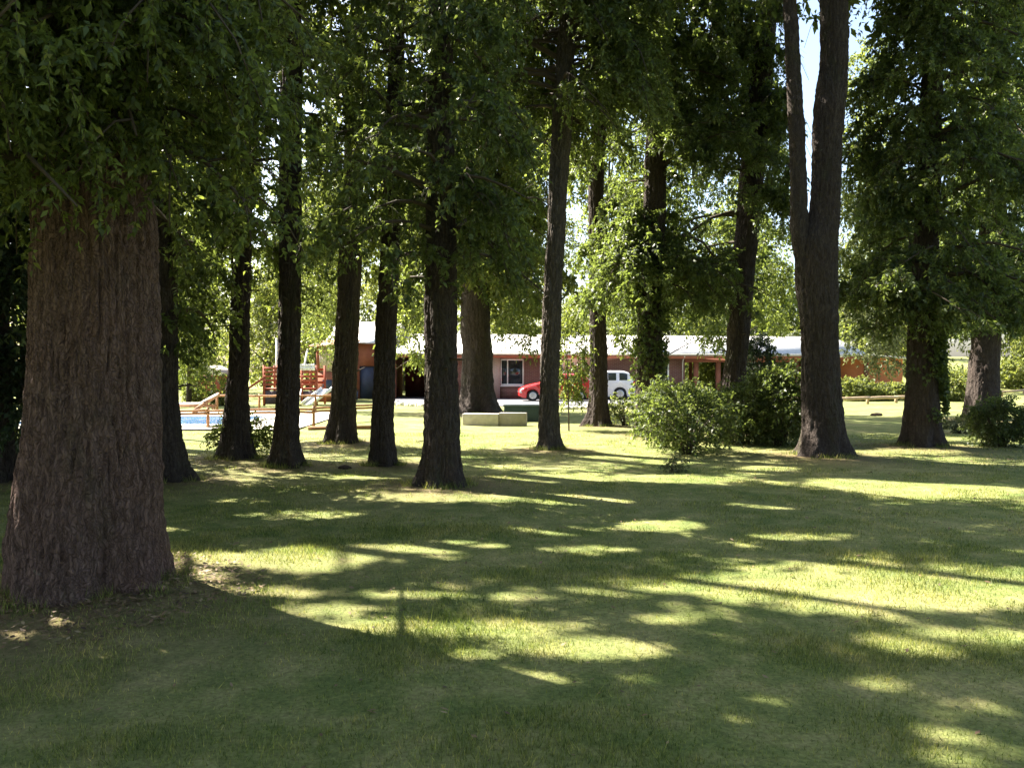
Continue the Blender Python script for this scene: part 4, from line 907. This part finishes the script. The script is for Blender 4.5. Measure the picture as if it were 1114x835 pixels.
# ------------------------------------------------------------------ cars (nose towards -x)
def car(label, x, y, L, Wd, prof, belt, paintm, wheels, wr, rz, pillars, rear=True, lift=.17):
    """prof: outline (t along length 0 nose..1 tail, roof z); belt: same for the belt line; lofted in half sections"""
    r = empty('car', (x, y, float(gz(x, y))+.03), label, 'car', 'cars parked in front of the brick house', rz=rz)
    tz = np.linspace(0, 1, 49); top = np.interp(tz, *zip(*prof)); bl = np.minimum(np.interp(tz, *zip(*belt)), top)
    k3 = np.ones(3)/3; top = np.convolve(np.pad(top, 1, mode='edge'), k3, 'valid')
    plan = 1-.22*np.clip((.10-tz)/.10, 0, 1)**2-.14*np.clip((tz-.93)/.07, 0, 1)**2
    hw = Wd/2*plan; xx = (tz-.5)*L
    def section(i):
        b = lift+.10*max(0, 1-tz[i]/.05); w = hw[i]; T_ = top[i]; B_ = bl[i]; gh = max(0, T_-B_); wt = w-.30*gh-.02
        for wc in wheels:                                    # wheel arches lift the sill
            d = abs(tz[i]-wc)*L
            if d < wr*1.16: b = max(b, wr+math.sqrt((wr*1.16)**2-d*d)*.98)
        m_ = max(b+.02, (b+B_)/2)
        return [(xx[i], w*.90, b), (xx[i], w*.985, m_-.02), (xx[i], w, min(B_-.02, m_+.15)), (xx[i], w*.965, B_), (xx[i], max(.3, wt), max(B_+.01, T_-.05)), (xx[i], max(.2, wt-.16), T_), (xx[i], 0, T_+.02)]
    S = np.array([section(i) for i in range(49)]); n, k = S.shape[:2]
    g = Geo()
    for sg in (1, -1):
        V = S*np.array([1, sg, 1]); i = np.arange(n-1)[:, None]; j = np.arange(k-1)[None]
        q = np.stack([i*k+j, (i+1)*k+j, (i+1)*k+j+1, i*k+j+1], -1).reshape(-1, 4)
        g.add(V, q if sg > 0 else q[:, ::-1])
        for e in (0, n-1):
            g.poly(np.concatenate([V[e], [(xx[e], 0, V[e][0][2])]]))
    body = g.build('body', paintm, r, smooth=True)
    es = body.modifiers.new('edge', 'EDGE_SPLIT'); es.split_angle = R_(38)
    g = Geo(); g.bx(-L*.46, L*.46, -Wd*.40, Wd*.40, lift-.02, lift+.24); g.build('underbody', m_tyre, r)
    # side windows: strips set just proud of the cabin side
    for sg in (1, -1):
        for p0, p1 in pillars:
            g = Geo(); pts = []
            ii = [i for i in range(n) if p0 <= tz[i] <= p1]
            lo = [S[i][3]*np.array([1, sg, 1])+np.array([0, sg*.004, .03]) for i in ii]; hi = []
            for i in ii:
                a_, b_ = S[i][3], S[i][4]; f = .86; v = a_+(b_-a_)*f; v = v*np.array([1, sg, 1])+np.array([0, sg*.012, 0]); hi.append(v)
            V = np.array(lo+hi); mI = len(ii)
            g.add(V, [[j, j+1, mI+j+1, mI+j] for j in range(mI-1)]); g.build('window', m_glass, r)
    # windscreen and rear window
    def screen(nm, i0, i1):
        g = Geo(); P = []
        for i in range(i0, i1+1): P += [S[i][5]*np.array([1, s, 1])*np.array([1, .93, 1])+np.array([0, 0, .012]) for s in (1, -1)]
        g.add(P, [[2*j, 2*j+1, 2*j+3, 2*j+2] for j in range(i1-i0)]); g.build(nm, m_glass, r)
    w0 = int(pillars[0][0]*48); e1 = int(pillars[-1][1]*48)
    screen('windscreen', max(1, w0-5), w0+2); screen('rear_window', min(43, e1), min(47, e1+4))
    for wc in wheels:
        for sg in (1, -1):
            cx = (wc-.5)*L; c = Wd/2-.11
            g = Geo(); t = np.array([-.11, -.10, -.05, .05, .10, .11]); g.tube(np.stack([0*t+cx, sg*(c+t), 0*t+wr], -1), [wr*.8, wr*.95, wr, wr, wr*.95, wr*.8], 24)
            wh = g.build('wheel', m_tyre, r, smooth=True)
            g = Geo(); g.tube([(cx, sg*(c+.085), wr), (cx, sg*(c+.118), wr), (cx, sg*(c+.122), wr)], [wr*.66, wr*.66, wr*.55], 20)
            for q in range(5):
                a_ = q*2*math.pi/5; g.beam((cx, sg*(c+.13), wr), (cx+wr*.6*math.cos(a_), sg*(c+.13), wr+wr*.6*math.sin(a_)), .05, .02)
            g.build('rim', m_alloy, wh)
    for sg in (1, -1):
        i = 2; g = Geo(); a_ = S[1][3]*np.array([1, sg, 1]); g.box((a_[0]-.02, a_[1]*.84, a_[2]-.13), (.14, .30, .12)); bevel(g.build('headlight', m_alloy, r), .03)
        g = Geo(); a_ = S[-2][3]*np.array([1, sg, 1]); g.box((a_[0]+.02, a_[1]*.93, a_[2]-.10), (.12, .20, .26)); bevel(g.build('taillight', m_tail, r), .02)
        g = Geo(); i = w0+3; a_ = S[i][3]*np.array([1, sg, 1]); g.box((a_[0], a_[1]+sg*.09, a_[2]+.05), (.10, .17, .12)); bevel(g.build('mirror', paintm, r), .03)
        for p0, p1 in pillars[:2]:
            i = int(p1*48); a_ = S[i][2]*np.array([1, sg, 1]); g = Geo(); g.box((a_[0]-.12, a_[1]+sg*.02, a_[2]+.12), (.16, .03, .03)); g.build('handle', paintm, r)
    return r
m_tyre = simple('tyre_rubber', (.02, .02, .02), .85, .2, 6)
m_alloy = simple('wheel_alloy', (.55, .55, .56), .3, .05, 4, .7)
m_tail = simple('red_lamp', (.45, .03, .02), .2, .1, 4)
car('small red hatchback parked with its rounded nose pointing left', W(605, 46), 46.2, 4.15, 1.72,
    [(0, .62), (.03, .74), (.12, .88), (.25, 1.0), (.30, 1.05), (.42, 1.40), (.52, 1.50), (.72, 1.50), (.88, 1.38), (.96, 1.02), (1, .80)],
    [(0, .60), (.12, .80), (.28, .93), (.6, .98), (.95, 1.02), (1, .78)], paint('red_car_paint', (.50, .022, .022)), (.17, .80), .30, R_(4), [(.34, .42), (.44, .60), (.62, .80)])
car('white estate car with a red tail lamp parked behind the red hatchback', W(648, 49), 48.6, 4.4, 1.8,
    [(0, .72), (.03, .86), (.12, 1.0), (.26, 1.10), (.31, 1.16), (.42, 1.56), (.52, 1.66), (.84, 1.66), (.93, 1.56), (.985, 1.10), (1, .85)],
    [(0, .70), (.12, .92), (.28, 1.04), (.6, 1.08), (.97, 1.10), (1, .84)], paint('white_car_paint', (.80, .80, .80)), (.18, .80), .34, R_(-3), [(.35, .44), (.46, .62), (.64, .76), (.785, .90)])
# ------------------------------------------------------------------ light, sky, camera
w = bpy.data.worlds.new('World'); scene.world = w; w.use_nodes = True
nt = w.node_tree; sky = nt.nodes.new('ShaderNodeTexSky'); sky.sky_type = 'NISHITA'; sky.sun_disc = False
sky.sun_elevation = SUN_EL; sky.sun_rotation = math.atan2(SUN.x, SUN.y); sky.air_density = 1.; sky.dust_density = 3.0
nt.links.new(sky.outputs[0], nt.nodes['Background'].inputs[0]); nt.nodes['Background'].inputs[1].default_value = .07
l = bpy.data.lights.new('sun', 'SUN'); l.energy = 5.0; l.angle = R_(.53); l.color = (1, .93, .80)
o = bpy.data.objects.new('sun', l); COL.objects.link(o); o.rotation_euler = SUN.to_track_quat('Z', 'Y').to_euler(); o.location = (-20, 10, 30)
cam = bpy.data.cameras.new('camera'); cam.sensor_width = 36; cam.lens = 36*F/1114; cam.clip_end = 3000; cam.clip_start = .1
o = bpy.data.objects.new('camera', cam); COL.objects.link(o); o.location = (0, 0, EYE)
o.rotation_euler = (R_(90)-math.atan((417.5-HY)/F), 0, 0); scene.camera = o
vs = scene.view_settings; vs.view_transform = 'Standard'; vs.look = 'None'; vs.gamma = 1; vs.exposure = 2.6
cy = scene.cycles; cy.max_bounces = 5; cy.diffuse_bounces = 3; cy.glossy_bounces = 2; cy.transmission_bounces = 3
scene.render.resolution_x = 1024; scene.render.resolution_y = 767
